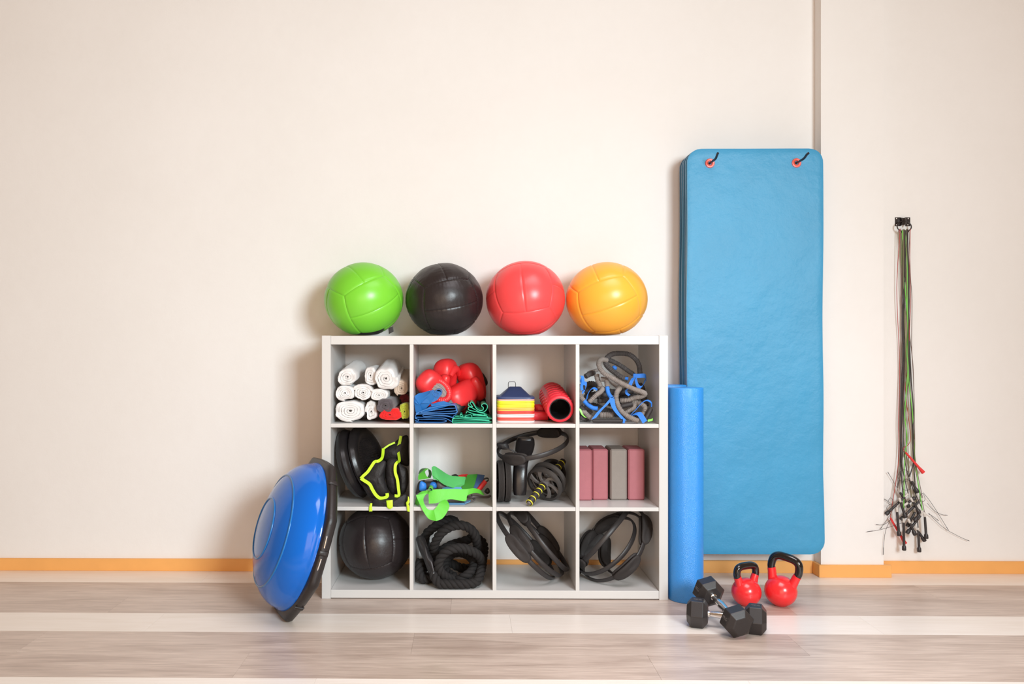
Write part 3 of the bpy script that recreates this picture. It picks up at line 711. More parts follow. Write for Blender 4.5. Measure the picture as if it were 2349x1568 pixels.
sleeve(t, [(420, 620, 3.57), (440, 720, 3.56), (480, 800, 3.55), (480, 870, 3.56)], .0066)
t = rt('dark ruched tube coils at the bottom left corner of the tangle')
sleeve(t, [(220, 690, 3.60), (290, 650, 3.61), (380, 620, 3.62)], .0068, 'sleeved')
sleeve(t, [(140, 1340, 3.52), (210, 1340, 3.52), (270, 1400, 3.52), (340, 1440, 3.52)], .0064)
sleeve(t, [(120, 1420, 3.55), (200, 1450, 3.55), (320, 1460, 3.56)], .0060, 'sleeved')
sleeve(t, [(250, 1250, 3.56), (330, 1240, 3.56), (420, 1280, 3.56), (520, 1300, 3.57)], .0060, 'sleeved')
sleeve(t, [(450, 1130, 3.57), (560, 1120, 3.58), (640, 1060, 3.58), (520, 1010, 3.58), (440, 1060, 3.58)], .0060, 'sleeved')
strap(t, [(120, 1270, 3.50), (160, 1370, 3.495), (220, 1430, 3.49)], V(.006, 0, -.002), 'lime_band', m='neon')
t = rt('resistance tube at the lower right with a slanted black grip and thin blue webbing loop')
sleeve(t, [(1050, 1090, 3.56), (1120, 1120, 3.55), (1230, 1160, 3.54), (1290, 1220, 3.53), (1270, 1300, 3.53), (1230, 1370, 3.52)], .0066)
grip(t, (1300, 1420, 3.50), (1400, 1235, 3.51), .0100)
strap(t, [(1030, 1350, 3.485), (1130, 1250, 3.485), (1240, 1130, 3.49), (1330, 1090, 3.50), (1400, 1130, 3.50), (1410, 1200, 3.50)], V(.003, .004, .003))
strap(t, [(1080, 1340, 3.50), (1180, 1330, 3.49), (1240, 1400, 3.48), (1290, 1480, 3.475)], V(.012, 0, .008))
strap(t, [(1340, 1455, 3.50), (1390, 1445, 3.50), (1430, 1430, 3.50)], V(0, 0, .006), 'lime_band', m='neon')
strap(t, [(950, 900, 3.55), (960, 960, 3.54), (1010, 1000, 3.54)], V(.006, 0, .004))
sleeve(t, [(660, 730, 3.58), (720, 790, 3.575), (790, 840, 3.57)], .0052, 'sleeve')
t = rt('dark filler tubes and black grips added at the back of the tangle')  # dark filler added behind the tangle to close its gaps
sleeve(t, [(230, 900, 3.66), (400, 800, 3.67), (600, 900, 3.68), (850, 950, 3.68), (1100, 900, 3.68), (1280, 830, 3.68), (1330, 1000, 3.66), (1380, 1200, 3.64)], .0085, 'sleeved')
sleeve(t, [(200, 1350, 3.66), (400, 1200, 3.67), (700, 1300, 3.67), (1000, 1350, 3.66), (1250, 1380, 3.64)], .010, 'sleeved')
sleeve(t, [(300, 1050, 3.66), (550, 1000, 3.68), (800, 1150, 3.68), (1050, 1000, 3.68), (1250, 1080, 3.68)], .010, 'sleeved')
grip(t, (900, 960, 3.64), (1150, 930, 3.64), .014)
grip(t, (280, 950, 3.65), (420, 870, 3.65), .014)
# ------------------------------------------------------------------ middle row, first compartment: balance cushions and harness
M['rub'] = mat('black rubber', (.013, .011, .012), .28, bump=.05, bscale=300, bump2=.05)
M['rubm'] = mat('matt black rubber', (.018, .015, .016), .5, bump=.1, bscale=500)
z5 = zoomer(750, 970, 6.535)
def cushion(label, c, n, R_, th, chir=1):
    x, y, z = basis(n); Mx = mat4(x, y, z, c)
    root = thing('balance_cushion', label, 'balance cushion', c, 'air filled balance cushions')
    pr = [(0, -th*.30), (R_*.45, -th*.34), (R_*.62, -th*.30), (R_*.72, -th*.42), (R_*.85, -th*.46), (R_*.95, -th*.30), (R_-.003, -th*.08), (R_, -.003), (R_, .003), (R_-.003, th*.08), (R_*.95, th*.30), (R_*.85, th*.46), (R_*.72, th*.42), (R_*.62, th*.30), (R_*.45, th*.34), (0, th*.30)]
    build('body', MB().lathe(pr, 64, Mx), M['rub'], root)
    mb = MB()
    for s_ in (1, -1):
        for k in range(1, 9):
            rr2 = R_*.60*k/8; nn = max(6, int(2*math.pi*rr2/.0115))
            for i in range(nn):
                a = 2*math.pi*i/nn; b = V(rr2*math.cos(a), rr2*math.sin(a), s_*th*.31); h = .0016
                vs = [b+V(h, 0, 0), b+V(0, h, 0), b+V(-h, 0, 0), b+V(0, -h, 0), b+V(0, 0, s_*.0035)]
                mb.add([Mx @ (b+(v-b)*1.35) for v in vs], [(0, 1, 4), (1, 2, 4), (2, 3, 4), (3, 0, 4)], True)
    tag(build('studs', mb, M['rub'], root), kind='stuff')
    return root
nC = (.93, -.15, .31)
cushion('black studded balance cushion at the far left, leaning on the side panel', W(806, 1062, 3.64), nC, .158, .060)
cushion('black studded balance cushion in the middle, behind the neon trimmed harness', W(841, 1053, 3.655), (.91, -.28, .31), .155, .058)
M['hfab'] = mat('black harness mesh', (.016, .014, .015), .6, bump=.2, bscale=450, bump2=.30, b2scale=22); M['lime'] = mat('neon yellow piping', (.62, .95, .03), .5, bump=.15, bscale=300)
har = thing('training_harness', 'crumpled black harness with neon yellow piping hanging over the shelf edge', 'harness', (z5(950, 1250, 3.5).x, 3.55, ZS[1]))
def lump(name, l, Y, th, m='hfab', seed=1, k=7, nz=.003, parent=None, z=z5):
    pts = catmull([z(u, v, Y) for u, v in l], 4, True)
    return build(name, MB().pillow(pts, (0, -1, 0), th, k, nz=nz, seed=seed), M[m], parent or har)
lump('rear_panel', [(835, 400), (900, 360), (1010, 290), (1100, 215), (1215, 190), (1222, 420), (1222, 640), (1060, 600), (900, 600), (845, 520)], 3.60, .03, seed=2)
lump('left_pouch', [(505, 830), (570, 760), (640, 660), (710, 580), (800, 560), (880, 570), (880, 660), (855, 760), (870, 860), (905, 960), (925, 1050), (880, 1120), (800, 1120), (740, 1060), (690, 960), (640, 910), (560, 860)], 3.51, .030, seed=3)
lump('under_pouch', [(515, 880), (580, 890), (660, 940), (710, 1050), (770, 1130), (720, 1130), (640, 1105), (575, 1020), (530, 940)], 3.53, .02, seed=4)
lump('middle_pouch', [(890, 600), (920, 540), (990, 520), (1060, 560), (1065, 760), (1070, 950), (1075, 1070), (1000, 1080), (930, 1010), (890, 900), (875, 740)], 3.53, .035, seed=5)
lump('right_pouch', [(1075, 600), (1140, 640), (1205, 690), (1224, 850), (1205, 960), (1170, 1040), (1110, 1060), (1085, 900), (1070, 740)], 3.52, .028, seed=6, nz=.004)
lump('waist_band', [(700, 1140), (800, 1145), (900, 1130), (1060, 1110), (1170, 1060), (1205, 1110), (1195, 1200), (1195, 1290), (1120, 1255), (1010, 1250), (890, 1265), (780, 1290), (690, 1310), (670, 1230)], 3.475, .022, seed=7, nz=.004)
def piping(l, w_=.0068, Y=3.478):
    p = catmull([z5(u, v, (q[0] if q else Y)) for u, v, *q in l], 6)
    build('neon_piping', MB().band(p, lambda i, t: (p[min(i+1, len(p)-1)]-p[max(i-1, 0)]).cross(V(0, -1, 0)).normalized()*w_*1.85, .0022), M['lime'], har)
piping([(845, 380, 3.56), (838, 470, 3.54), (820, 530, 3.51), (770, 568), (715, 580), (665, 650), (610, 730), (545, 790), (508, 830)], .0068, 3.476)
piping([(508, 825), (560, 860), (640, 915), (680, 990), (730, 1070), (790, 1120), (860, 1120), (905, 1090), (900, 1050)], .0075, 3.474)
piping([(1110, 190, 3.575), (1085, 310, 3.575), (1060, 370, 3.575), (1075, 460, 3.57), (1085, 560, 3.54), (1050, 590, 3.49), (1025, 640), (1025, 740), (1055, 840), (1070, 960), (1078, 1080), (1015, 1088)], .0066, 3.474)
piping([(850, 385, 3.575), (930, 330, 3.58), (1020, 290, 3.585)], .004, 3.57)
def patch(l, Y): build('neon_tab', MB().pillow([z5(u, v, Y) for u, v in l], (0, -1, 0), .003, 3), M['lime'], har)
patch([(890, 1160), (985, 1150), (988, 1260), (960, 1285), (930, 1285), (900, 1260)], 3.446)
patch([(650, 1200), (680, 1200), (675, 1260), (682, 1320), (630, 1325), (630, 1260)], 3.446)
patch([(1215, 1095), (1228, 1110), (1240, 1180), (1222, 1215), (1238, 1250), (1240, 1330), (1205, 1320), (1195, 1250), (1185, 1190), (1210, 1150)], 3.444)

# ------------------------------------------------------------------ middle row, second compartment: loop bands
z6 = zoomer(935, 970, 6.53)
def bandm(n, c): return mat(n, c, .42, bump=.06, bscale=500, bump2=.08)
M['g1'] = bandm('bright green latex', (.13, .62, .05)); M['g2'] = bandm('pale green latex', (.10, .50, .14)); M['g3'] = bandm('dark green latex', (.05, .27, .03))
M['b1'] = bandm('slate blue latex', (.05, .10, .24)); M['b2'] = bandm('light blue latex', (.13, .34, .62)); M['b3'] = bandm('cobalt latex', (.03, .22, .75)); M['r1'] = bandm('red latex', (.70, .03, .03)); M['k1'] = bandm('black latex', (.03, .026, .026)); M['gy'] = bandm('grey latex', (.13, .11, .11))
GB = 'elastic loop bands on the second middle shelf'
def eb(label): return thing('elastic_band', label, 'exercise band', V(z6(650, 1180, 3.6).x, 3.6, ZS[1]), GB)
def tr(root, name, A, B, m, n=6, th=.0020):
    a = catmull([z6(*q) for q in A], n); b = catmull([z6(*q) for q in B], n)
    return build(name, MB().strip(a, b, th), M[m], root)
t = eb('bright green wide elastic band looping down over the shelf front edge')
tr(t, 'front_run', [(312, 1010, 3.49), (450, 990, 3.49), (650, 985, 3.50), (860, 990, 3.52), (990, 975, 3.54), (1090, 1005, 3.56), (1150, 1075, 3.58)],
   [(318, 1205, 3.475), (450, 1195, 3.475), (640, 1140, 3.48), (860, 1168, 3.485), (900, 1080, 3.50), (1030, 1045, 3.52), (1145, 1080, 3.55)], 'g1')
tr(t, 'hanging_loop', [(110, 1215, 3.52), (130, 1110, 3.52), (170, 1050, 3.51), (250, 1015, 3.50), (312, 1005, 3.495)], [(175, 1230, 3.48), (160, 1160, 3.475), (140, 1090, 3.48), (240, 1060, 3.49), (312, 1060, 3.49)], 'g1')
Ao = [(125, 1080, 3.478), (150, 1145, 3.462), (185, 1220, 3.447), (240, 1330, 3.438), (320, 1435, 3.432), (430, 1466, 3.425)]
Bi = [(300, 1045, 3.492), (245, 1110, 3.480), (242, 1190, 3.462), (300, 1288, 3.446), (370, 1302, 3.444), (392, 1302, 3.440)]
tr(t, 'hanging_loop', Ao, Bi, 'g1', n=4)
tr(t, 'hanging_loop', [(430, 1466, 3.425), (520, 1428, 3.430), (590, 1335, 3.438), (627, 1240, 3.447), (595, 1160, 3.470)], [(392, 1302, 3.440), (420, 1272, 3.443), (450, 1232, 3.447), (480, 1190, 3.460), (560, 1145, 3.478)], 'g1', n=4)
build('band_curl', MB().band(catmull([z6(u, v, 3.485) for u, v in [(315, 990), (330, 955), (350, 950), (375, 965), (375, 995), (345, 1000)]], 5, False), V(.0, .06, .0), .002), M['g1'], t)
t = eb('bright green band curled into a tube at the left of the pile')
tr(t, 'curl_front', [(160, 850, 3.55), (165, 780, 3.55), (200, 740, 3.55), (265, 690, 3.55), (310, 680, 3.56)], [(330, 825, 3.52), (290, 800, 3.52), (268, 760, 3.52), (262, 720, 3.53), (310, 682, 3.55)], 'g1')
tr(t, 'curl_back', [(165, 760, 3.60), (190, 700, 3.62), (250, 675, 3.63), (320, 690, 3.62), (355, 740, 3.60)], [(200, 745, 3.55), (240, 705, 3.56), (290, 685, 3.56), (345, 710, 3.56), (352, 800, 3.54)], 'g3')
tr(t, 'curl_inside', [(352, 720, 3.57), (358, 770, 3.56), (340, 825, 3.54)], [(310, 690, 3.60), (320, 760, 3.60), (300, 815, 3.58)], 'g3')
t = eb('pale green wide elastic band draped across the top of the pile')
tr(t, 'draped_band', [(362, 665, 3.56), (400, 645, 3.56), (480, 690, 3.57), (560, 745, 3.58), (640, 785, 3.58), (760, 800, 3.59), (870, 805, 3.60)], [(368, 780, 3.52), (460, 850, 3.51), (500, 880, 3.51), (580, 930, 3.52), (690, 965, 3.53), (770, 960, 3.55), (850, 920, 3.56)], 'g2')
tr(t, 'lower_fold', [(460, 840, 3.53), (550, 860, 3.54), (640, 900, 3.54), (730, 935, 3.55), (820, 915, 3.56)], [(470, 865, 3.51), (560, 925, 3.51), (640, 955, 3.52), (710, 975, 3.53), (800, 965, 3.54)], 'g2')
tr(t, 'end_fold', [(368, 770, 3.53), (400, 775, 3.53), (430, 800, 3.53), (462, 850, 3.53)], [(385, 830, 3.51), (410, 840, 3.51), (435, 850, 3.51), (450, 862, 3.51)], 'g2')
t = eb('dark green elastic band standing upright behind the bright green one')
tr(t, 'upright_run', [(895, 775, 3.62), (870, 840, 3.60), (840, 910, 3.57), (800, 990, 3.54)], [(1048, 765, 3.63), (1030, 830, 3.60), (1010, 900, 3.57), (980, 985, 3.54)], 'g3', th=.003)
t = eb('slate blue elastic band beside the dark green one at the right')
tr(t, 'upright_run', [(1045, 768, 3.63), (1030, 830, 3.61), (1005, 900, 3.58), (975, 980, 3.55)], [(1155, 780, 3.62), (1130, 850, 3.60), (1090, 900, 3.58), (1040, 975, 3.56)], 'b1', th=.003)
t = eb('red elastic band just visible at the back of the pile')
tr(t, 'run', [(740, 790, 3.66), (800, 775, 3.66), (905, 765, 3.66)], [(780, 830, 3.64), (830, 830, 3.64), (890, 810, 3.64)], 'r1', th=.003)
t = eb('black elastic loop behind the bands at the right back')
strap(t, [(660, 790, 3.64), (720, 778, 3.65), (760, 800, 3.65)], V(0, .01, .006), 'loop', z6, 'k1'); strap(t, [(1060, 930, 3.66), (1110, 860, 3.66), (1180, 825, 3.66), (1215, 840, 3.66), (1190, 870, 3.65), (1120, 900, 3.64)], V(0, .012, .004), 'loop', z6, 'k1')
t = thing('jump_rope', 'red rope handle lying at the right of the band pile', 'jump rope', V(z6(1110, 960, 3.58).x, 3.58, ZS[1]))
build('handle', MB().tube([z6(u, v, Y) for u, v, Y in [(1165, 870, 3.60), (1130, 915, 3.595), (1090, 960, 3.59), (1040, 1010, 3.58)]], lambda i, t: .0105+.002*t, 16), M['r1'], t)
t = thing('ankle_cuff', 'black cuff with two bright blue foam pads under the green curl', 'ankle cuff', V(z6(300, 1000, 3.55).x, 3.55, ZS[1]))
lump('cuff_body', [(130, 1000), (165, 880), (260, 850), (420, 850), (520, 880), (570, 950), (520, 985), (330, 985), (200, 1020), (125, 1060)], 3.56, .02, 'k1', parent=t, z=z6, nz=.004)
lump('blue_pad', [(175, 1000), (180, 900), (205, 868), (240, 880), (278, 910), (280, 1000), (230, 1015)], 3.54, .014, 'b3', parent=t, z=z6, nz=.001)
lump('blue_pad', [(330, 950), (340, 900), (375, 875), (420, 890), (438, 930), (430, 970), (380, 975)], 3.545, .014, 'b3', parent=t, z=z6, nz=.001)
lump('grey_flap', [(250, 870), (300, 840), (390, 845), (350, 872)], 3.535, .006, 'gy', parent=t, z=z6, nz=.002)
t = eb('dark grey band and cobalt blue strip in the middle of the pile')
lump('grey_bundle', [(440, 880), (500, 870), (550, 910), (590, 960), (500, 985), (440, 960)], 3.545, .016, 'gy', parent=t, z=z6, nz=.004)
tr(t, 'blue_strip', [(520, 960, 3.54), (600, 950, 3.535), (680, 955, 3.535), (800, 960, 3.54)], [(520, 1000, 3.52), (600, 1000, 3.52), (700, 1000, 3.52), (820, 1000, 3.53)], 'b2')
t = eb('folded light blue band lying flat near the shelf front')
build('flat_band', MB().box(V(z6(610, 1190, 3.50).x, 3.505, ZS[1]), V(z6(860, 1190, 3.50).x, 3.57, ZS[1]+.006), .001), M['b2'], t, smooth=False)
tr(t, 'flap', [(850, 1165, 3.54), (900, 1160, 3.54), (945, 1150, 3.54)], [(855, 1205, 3.50), (900, 1190, 3.51), (940, 1170, 3.52)], 'b2')
build('black_strap', MB().box(V(z6(600, 1165, 3.54).x, 3.52, ZS[1]+.006), V(z6(850, 1165, 3.54).x, 3.58, ZS[1]+.011), .001), M['k1'], t, smooth=False)
t = eb('dark grey resistance tube curving out from under the bands at the right')
p = catmull([z6(*q) for q in [(880, 1100, 3.60), (950, 1110, 3.58), (1000, 1100, 3.58), (1100, 1105, 3.60), (1200, 1105, 3.62), (1235, 1090, 3.64)]], 6)
build('tube', MB().tube(p, .0058, 12), M['gy'], t)
build('tube', MB().tube(catmull([z6(*q) for q in [(960, 1080, 3.60), (975, 1120, 3.58), (1010, 1140, 3.565), (985, 1160, 3.55), (940, 1165, 3.54)]], 6), .0040, 10), M['gy'], t)
lump('knot', [(1150, 1020), (1190, 970), (1225, 985), (1232, 1040), (1190, 1060)], 3.64, .012, 'k1', parent=t, z=z6, nz=.003)

# ------------------------------------------------------------------ fitness rings
M['ring'] = mat('charcoal ring plastic', (.030, .026, .026), .42, bump=.05, bscale=500); M['pad'] = mat('charcoal foam pad', (.028, .023, .022), .7, bump=.15, bscale=600)
def ringv(label, c, u, v, R_, pad_ang=(180, 0), wd=.0112, th=.0050, padl=.074, padw=.027, group=None, name='fitness_ring'):
    u = Vector(u).normalized(); v = Vector(v); v = (v-u*v.dot(u)).normalized(); n = u.cross(v); c = Vector(c)
    root = thing(name, label, 'fitness ring', c, group)
    N_ = 72; rs = []
    for i in range(N_):
        a = 2*math.pi*i/N_; d = u*math.cos(a)+v*math.sin(a)
        rs.append([c+d*(R_+th*math.cos(b))+n*(wd*math.copysign(abs(math.sin(b))**.75, math.sin(b))) for b in [2*math.pi*k/12 for k in range(12)]])
    build('hoop', MB().rings(rs, True), M['ring'], root)
    for pa in pad_ang:
        a = R(pa); d = u*math.cos(a)+v*math.sin(a); t = -u*math.sin(a)+v*math.cos(a)
        for s_ in (1, -1):
            out = []; base = c+d*(R_+s_*(th*.6))
            for k in range(28):
                b = 2*math.pi*k/28; x = padl*math.copysign(abs(math.cos(b))**.8, math.cos(b)); y = padw*math.copysign(abs(math.sin(b))**.75, math.sin(b))
                cur = -(x*x)/(2*R_)
                out.append(base+t*x+n*y+d*cur)
            mb = MB(); cc_ = base-d*.004; nrm = d*s_; rr_ = []
            for q, (h, sc_) in enumerate([(0, .86), (.003, .97), (.007, 1), (.011, .97), (.0135, .86), (.0145, .5), (.0148, .02)]):
                rr_.append([cc_+(o_-cc_)*sc_+nrm*h for o_ in out])
            mb.rings(rr_); build('pad', mb, M['pad'], root)
    return root
GR = 'fitness rings in the bottom row'
# third compartment, bottom: front ring from its near and far points
N_ = W(1181, 1263, 3.475); F_ = W(1215, 1248, 3.83)
c = (N_+F_)/2; v = (N_-F_); u = V(.68, 0, -.73)
ringv('charcoal fitness ring at the front left with its oval pad facing out, third bottom compartment', c+V(0, 0, .004), u, v, .186, (106, 308), group=GR)
ringv('charcoal fitness ring in the middle of the third bottom compartment, pad high at the left', W(1228, 1246, 3.650), (.68, 0, -.73), (-.20, -1, .04), .176, (122, 302), group=GR)
ringv('charcoal fitness ring at the rear right of the third bottom compartment', W(1249, 1234, 3.665), (.63, 0, -.78), (-.12, -1, .10), .172, (160, 290), group=GR)
z8 = zoomer(1315, 1160, 7.127)
ringv('charcoal fitness ring at the front with a broad pad at lower right, fourth bottom compartment', W(1405, 1253, 3.650), (.62, .20, .76), (.32, -1, -.24), .176, (108, 252), group=GR)
ringv('charcoal fitness ring crossing the middle of the fourth bottom compartment', W(1390, 1250, 3.660), (.72, .05, .69), (.20, -1, -.12), .160, (205, 300), group=GR)
ringv('charcoal fitness ring at the upper left of the fourth bottom compartment', W(1380, 1230, 3.66), (.66, 0, .75), (-.16, -1, .16), .160, (168, 240), group=GR)
ringv('charcoal fitness ring at the rear right of the fourth bottom compartment', W(1438, 1240, 3.665), (.42, .05, .90), (.34, -1, .05), .152, (50, 228), group=GR)
# third compartment, middle row
c = W(1222, 1020, 3.650)
ringv('large charcoal fitness ring lying tilted above the black wheels in the third middle compartment', c, (.97, -.02, .22), (-.02, -.93, -.20), .160, (128, 308), wd=.0115, padl=.062, padw=.026, group='fitness ring in the middle row')

# ------------------------------------------------------------------ ab wheels and black rolls
z7 = zoomer(1125, 970, 7.468)
M['tyre'] = mat('ribbed wheel rubber', (.045, .040, .038), .45, bump=.05); M['hub'] = mat('grey wheel plastic', (.16, .145, .14), .4)
M['ygrip'] = mat('yellow grip ring', (.85, .78, .05), .5)
A_, B_ = z7(655, 1385, 3.470), z7(1255, 645, 3.70)
def wheel(mb, Mx, R_, z0, w_, spokes, n=56):
    pr = [(R_-.012, z0)]
    for k in range(7): pr += [(R_-.001-(.0015 if k in (0, 6) else 0), z0+w_*(k+.15)/7), (R_-(.0012 if k in (0, 6) else 0), z0+w_*(k+.5)/7), (R_-.0022, z0+w_*(k+.95)/7)]
    pr += [(R_-.012, z0+w_)]
    mb.lathe(pr, n, Mx, closed=True)
ax = (B_-A_).normalized(); x, y, z = basis(ax); L_ = (B_-A_).length
Mx = mat4(x, y, z, A_)
aw = thing('ab_wheel', 'double ab wheel with yellow striped black foam grips on the third middle shelf', 'ab wheel', W(1250, 1150, 3.57))
RW = .084; mid = L_*.50
for z0 in (mid-.030, mid+.008):
    mb = MB(); wheel(mb, Mx, RW, z0, .022, 6); o = build('tyre', mb, M['tyre'], aw)
    mb = MB()
    mb.lathe([(.008, z0+.002), (.020, z0-.004), (.020, z0+.026), (.008, z0+.02)], 24, Mx, closed=True)
    for k in range(6):
        a0 = 2*math.pi*k/6; rs = []
        for q in range(7):
            tq = q/6; r = .018+(RW-.030)*tq; a = a0+.55*tq; wv = .010+.014*tq*tq
            d = V(math.cos(a), math.sin(a), 0); tt = V(-math.sin(a), math.cos(a), 0)
            rs.append([Mx @ (d*r+tt*(wv/2*p_)+V(0, 0, z0+h_)) for p_, h_ in ((-1, .006), (1, .006), (1, .014), (-1, .014))])
        mb.rings(rs)
    build('spokes', mb, M['hub'], o)
def gripl(Mx, z0, z1, r, stripes, parent):
    pr = [(.006, z0), (r-.002, z0), (r, z0+.002), (r*1.04, (z0+z1)/2), (r, z1-.002), (r-.002, z1), (.006, z1)]
    build('grip', MB().lathe(pr, 28, Mx, closed=True), M['foamb'], parent)
    for s_ in stripes:
        z_ = z0+(z1-z0)*s_
        build('grip_ring', MB().lathe([(r-.001, z_-.0024), (r+.0008, z_-.0022), (r+.0012, z_), (r+.0008, z_+.0022), (r-.001, z_+.0024)], 28, Mx, closed=True), M['ygrip'], parent)
gripl(Mx, .004, mid-.034, .0148, (.02, .25, .48, .70, .92), aw); gripl(Mx, mid+.034, L_-.004, .0148, (.12, .36, .6, .85), aw)
build('axle', MB().lathe([(0, -.002), (.008, -.002), (.009, 0), (.009, L_), (.007, L_+.002), (0, L_+.002)], 20, Mx), M['hub'], aw)
# second ab wheel standing at the left, seen edge on
def wheel2(label, c, ax, RW, wds, hl, tilt=0):
    x, y, z = basis(ax); Mx = mat4(x, y, z, c); o = thing('ab_wheel', label, 'ab wheel', c)
    for z0, w_ in wds:
        mb = MB(); wheel(mb, Mx, RW, z0, w_, 6, 64); t = build('tyre', mb, M['tyre'], o)
        build('disc', MB().lathe([(0, z0+w_*.3), (RW-.011, z0+w_*.3), (RW-.011, z0+w_*.7), (0, z0+w_*.7)], 40, Mx), M['rub'], t)
    if hl: build('axle', MB().lathe([(0, -hl), (.012, -hl), (.012, hl), (0, hl)], 16, Mx), M['rub'], o)
    return o
wheel2('black ribbed ab wheel standing edge on at the far left of the third middle shelf', V(z7(228, 1000, 3.55).x, 3.575, ZS[1]+.0915), (1, .05, .0), .0910, ((-.0275, .025), (.0025, .025)), .028)
wheel2('dark ab wheel at the back right behind the double wheel', V(z7(1130, 760, 3.77).x, 3.765, ZS[1]+.091), (.45, -.88, .1), .072, ((-.012, .024),), .02)
bl = thing('padded_roll', 'tall black padded roll leaning upright behind the fitness ring', 'padded roll', z7(500, 1230, 3.57))
def rollbox(pts, m='rub', name='cushion', w0=.040, nz=.002):
    rs = []
    for (c_, wx, wy) in pts:
        r = []
        for k in range(24):
            a = 2*math.pi*k/24; e = .55
            q = c_+V(wx*math.copysign(abs(math.cos(a))**e, math.cos(a)), wy*math.copysign(abs(math.sin(a))**e, math.sin(a)), 0)
            r.append(q+V(0, nz*noise.noise(q*30), 0))
        rs.append(r)
    return build(name, MB().rings(rs), M[m], bl)
cp_ = catmull([z7(u, v, Y) for u, v, Y in [(500, 1218, 3.585), (500, 1120, 3.585), (505, 900, 3.59), (520, 680, 3.61), (560, 540, 3.65), (590, 400, 3.68), (600, 290, 3.70), (602, 245, 3.702)]], 3)
wx_ = [.026, .030, .031, .031, .033, .041, .043, .040, .034]
L__ = len(cp_)
rollbox([(V(q.x, q.y, max(q.z, ZS[1]+.0005*i)), wx_[min(8, int(i/(L__-1)*7.99))]+(wx_[min(8, int(i/(L__-1)*7.99)+1)]-wx_[min(8, int(i/(L__-1)*7.99))])*((i/(L__-1)*7.99) % 1), .030+.008*i/L__) for i, q in enumerate(cp_)], nz=.001)
build('closing_strap', MB().tube(catmull([z7(*q) for q in [(200, 420, 3.56), (300, 440, 3.55), (400, 480, 3.55), (500, 540, 3.55)]], 6), .003, 8), M['ring'], bl)
lump('dark_flap', [(118, 340), (200, 330), (285, 335), (320, 420), (300, 450), (180, 445), (118, 400)], 3.62, .012, 'rubm', parent=bl, z=z7, nz=.002)

# ------------------------------------------------------------------ yoga blocks
M['yp'] = mat('pink foam', (.43, .14, .165), .6, bump=.08, bscale=260, var=.06, vscale=40); M['yg'] = mat('grey foam', (.285, .25, .225), .65, bump=.08, bscale=260, var=.06, vscale=40)
for (x0, x1, yf, m_, lb, dz) in ((1322, 1358.5, 3.602, 'yp', 'pink foam yoga block, first from the left partly behind the divider', 0), (1359.5, 1395, 3.617, 'yp', 'pink foam yoga block touching the leftmost one', 0),
                             (1400.5, 1438.5, 3.617, 'yg', 'grey foam yoga block standing between pink ones', 0), (1441, 1479, 3.617, 'yp', 'pink foam yoga block at the right end of the row', 0)):
    X0, X1 = W(x0, 1090, yf).x, W(x1, 1090, yf).x
    X0 = max(X0, CXs[3]+.001)
    tag(build('yoga_block', MB().box((X0, yf, ZS[1]+.0003), (X1, yf+.152, ZS[1]+.227), .006), M[m_], smooth=False), lb, 'yoga block', 'foam yoga blocks in the right middle compartment')

# ------------------------------------------------------------------ battle rope
M['rope'] = mat('black polyester rope', (.014, .012, .012), .75, bump=.6, bscale=700); M['shrink'] = mat('glossy heat shrink sleeve', (.022, .020, .021), .25)
z9 = zoomer(935, 1160, 7.127)
rp = [(420, 1090, 3.495), (450, 1180, 3.48), (520, 1270, 3.472), (610, 1325, 3.47), (720, 1355, 3.47), (850, 1362, 3.47), (980, 1335, 3.475), (1090, 1270, 3.485), (1165, 1180, 3.505), (1195, 1080, 3.53), (1215, 980, 3.58),
      (1230, 850, 3.64), (1250, 700, 3.70), (1215, 580, 3.74), (1080, 520, 3.76), (900, 580, 3.76), (700, 640, 3.74), (500, 760, 3.72), (330, 900, 3.69), (250, 1040, 3.64), (250, 1150, 3.60), (330, 1230, 3.57), (450, 1260, 3.555), (600, 1275, 3.55), (760, 1240, 3.535), (900, 1170, 3.52), (1010, 1100, 3.53), (1070, 1020, 3.56),
      (1080, 900, 3.61), (980, 800, 3.66), (820, 760, 3.68), (660, 830, 3.67), (600, 960, 3.64), (640, 1080, 3.60), (740, 1140, 3.57), (760, 1180, 3.545), (690, 1185, 3.52), (590, 1130, 3.50), (520, 1040, 3.49), (510, 930, 3.485), (560, 820, 3.485), (660, 730, 3.485), (790, 690, 3.49), (920, 690, 3.50), (1050, 740, 3.51), (1150, 800, 3.53), (1205, 900, 3.57), (1200, 1010, 3.63),
      (1120, 1060, 3.69), (960, 1060, 3.72), (800, 980, 3.73), (640, 900, 3.72), (500, 860, 3.66), (440, 780, 3.60), (430, 680, 3.56), (470, 560, 3.54), (550, 440, 3.53), (660, 360, 3.53), (790, 315, 3.53), (910, 320, 3.53), (1020, 370, 3.54), (1095, 460, 3.55), (1130, 570, 3.57), (1150, 680, 3.61), (1210, 720, 3.68)]
rp2 = [(180, 900, 3.60), (170, 1000, 3.56), (200, 1120, 3.54), (290, 1220, 3.54), (400, 1250, 3.56), (520, 1190, 3.62), (480, 1000, 3.68), (360, 800, 3.70), (290, 620, 3.69), (300, 470, 3.68), (380, 390, 3.68), (480, 310, 3.685), (600, 240, 3.69), (700, 225, 3.70), (800, 260, 3.74)]
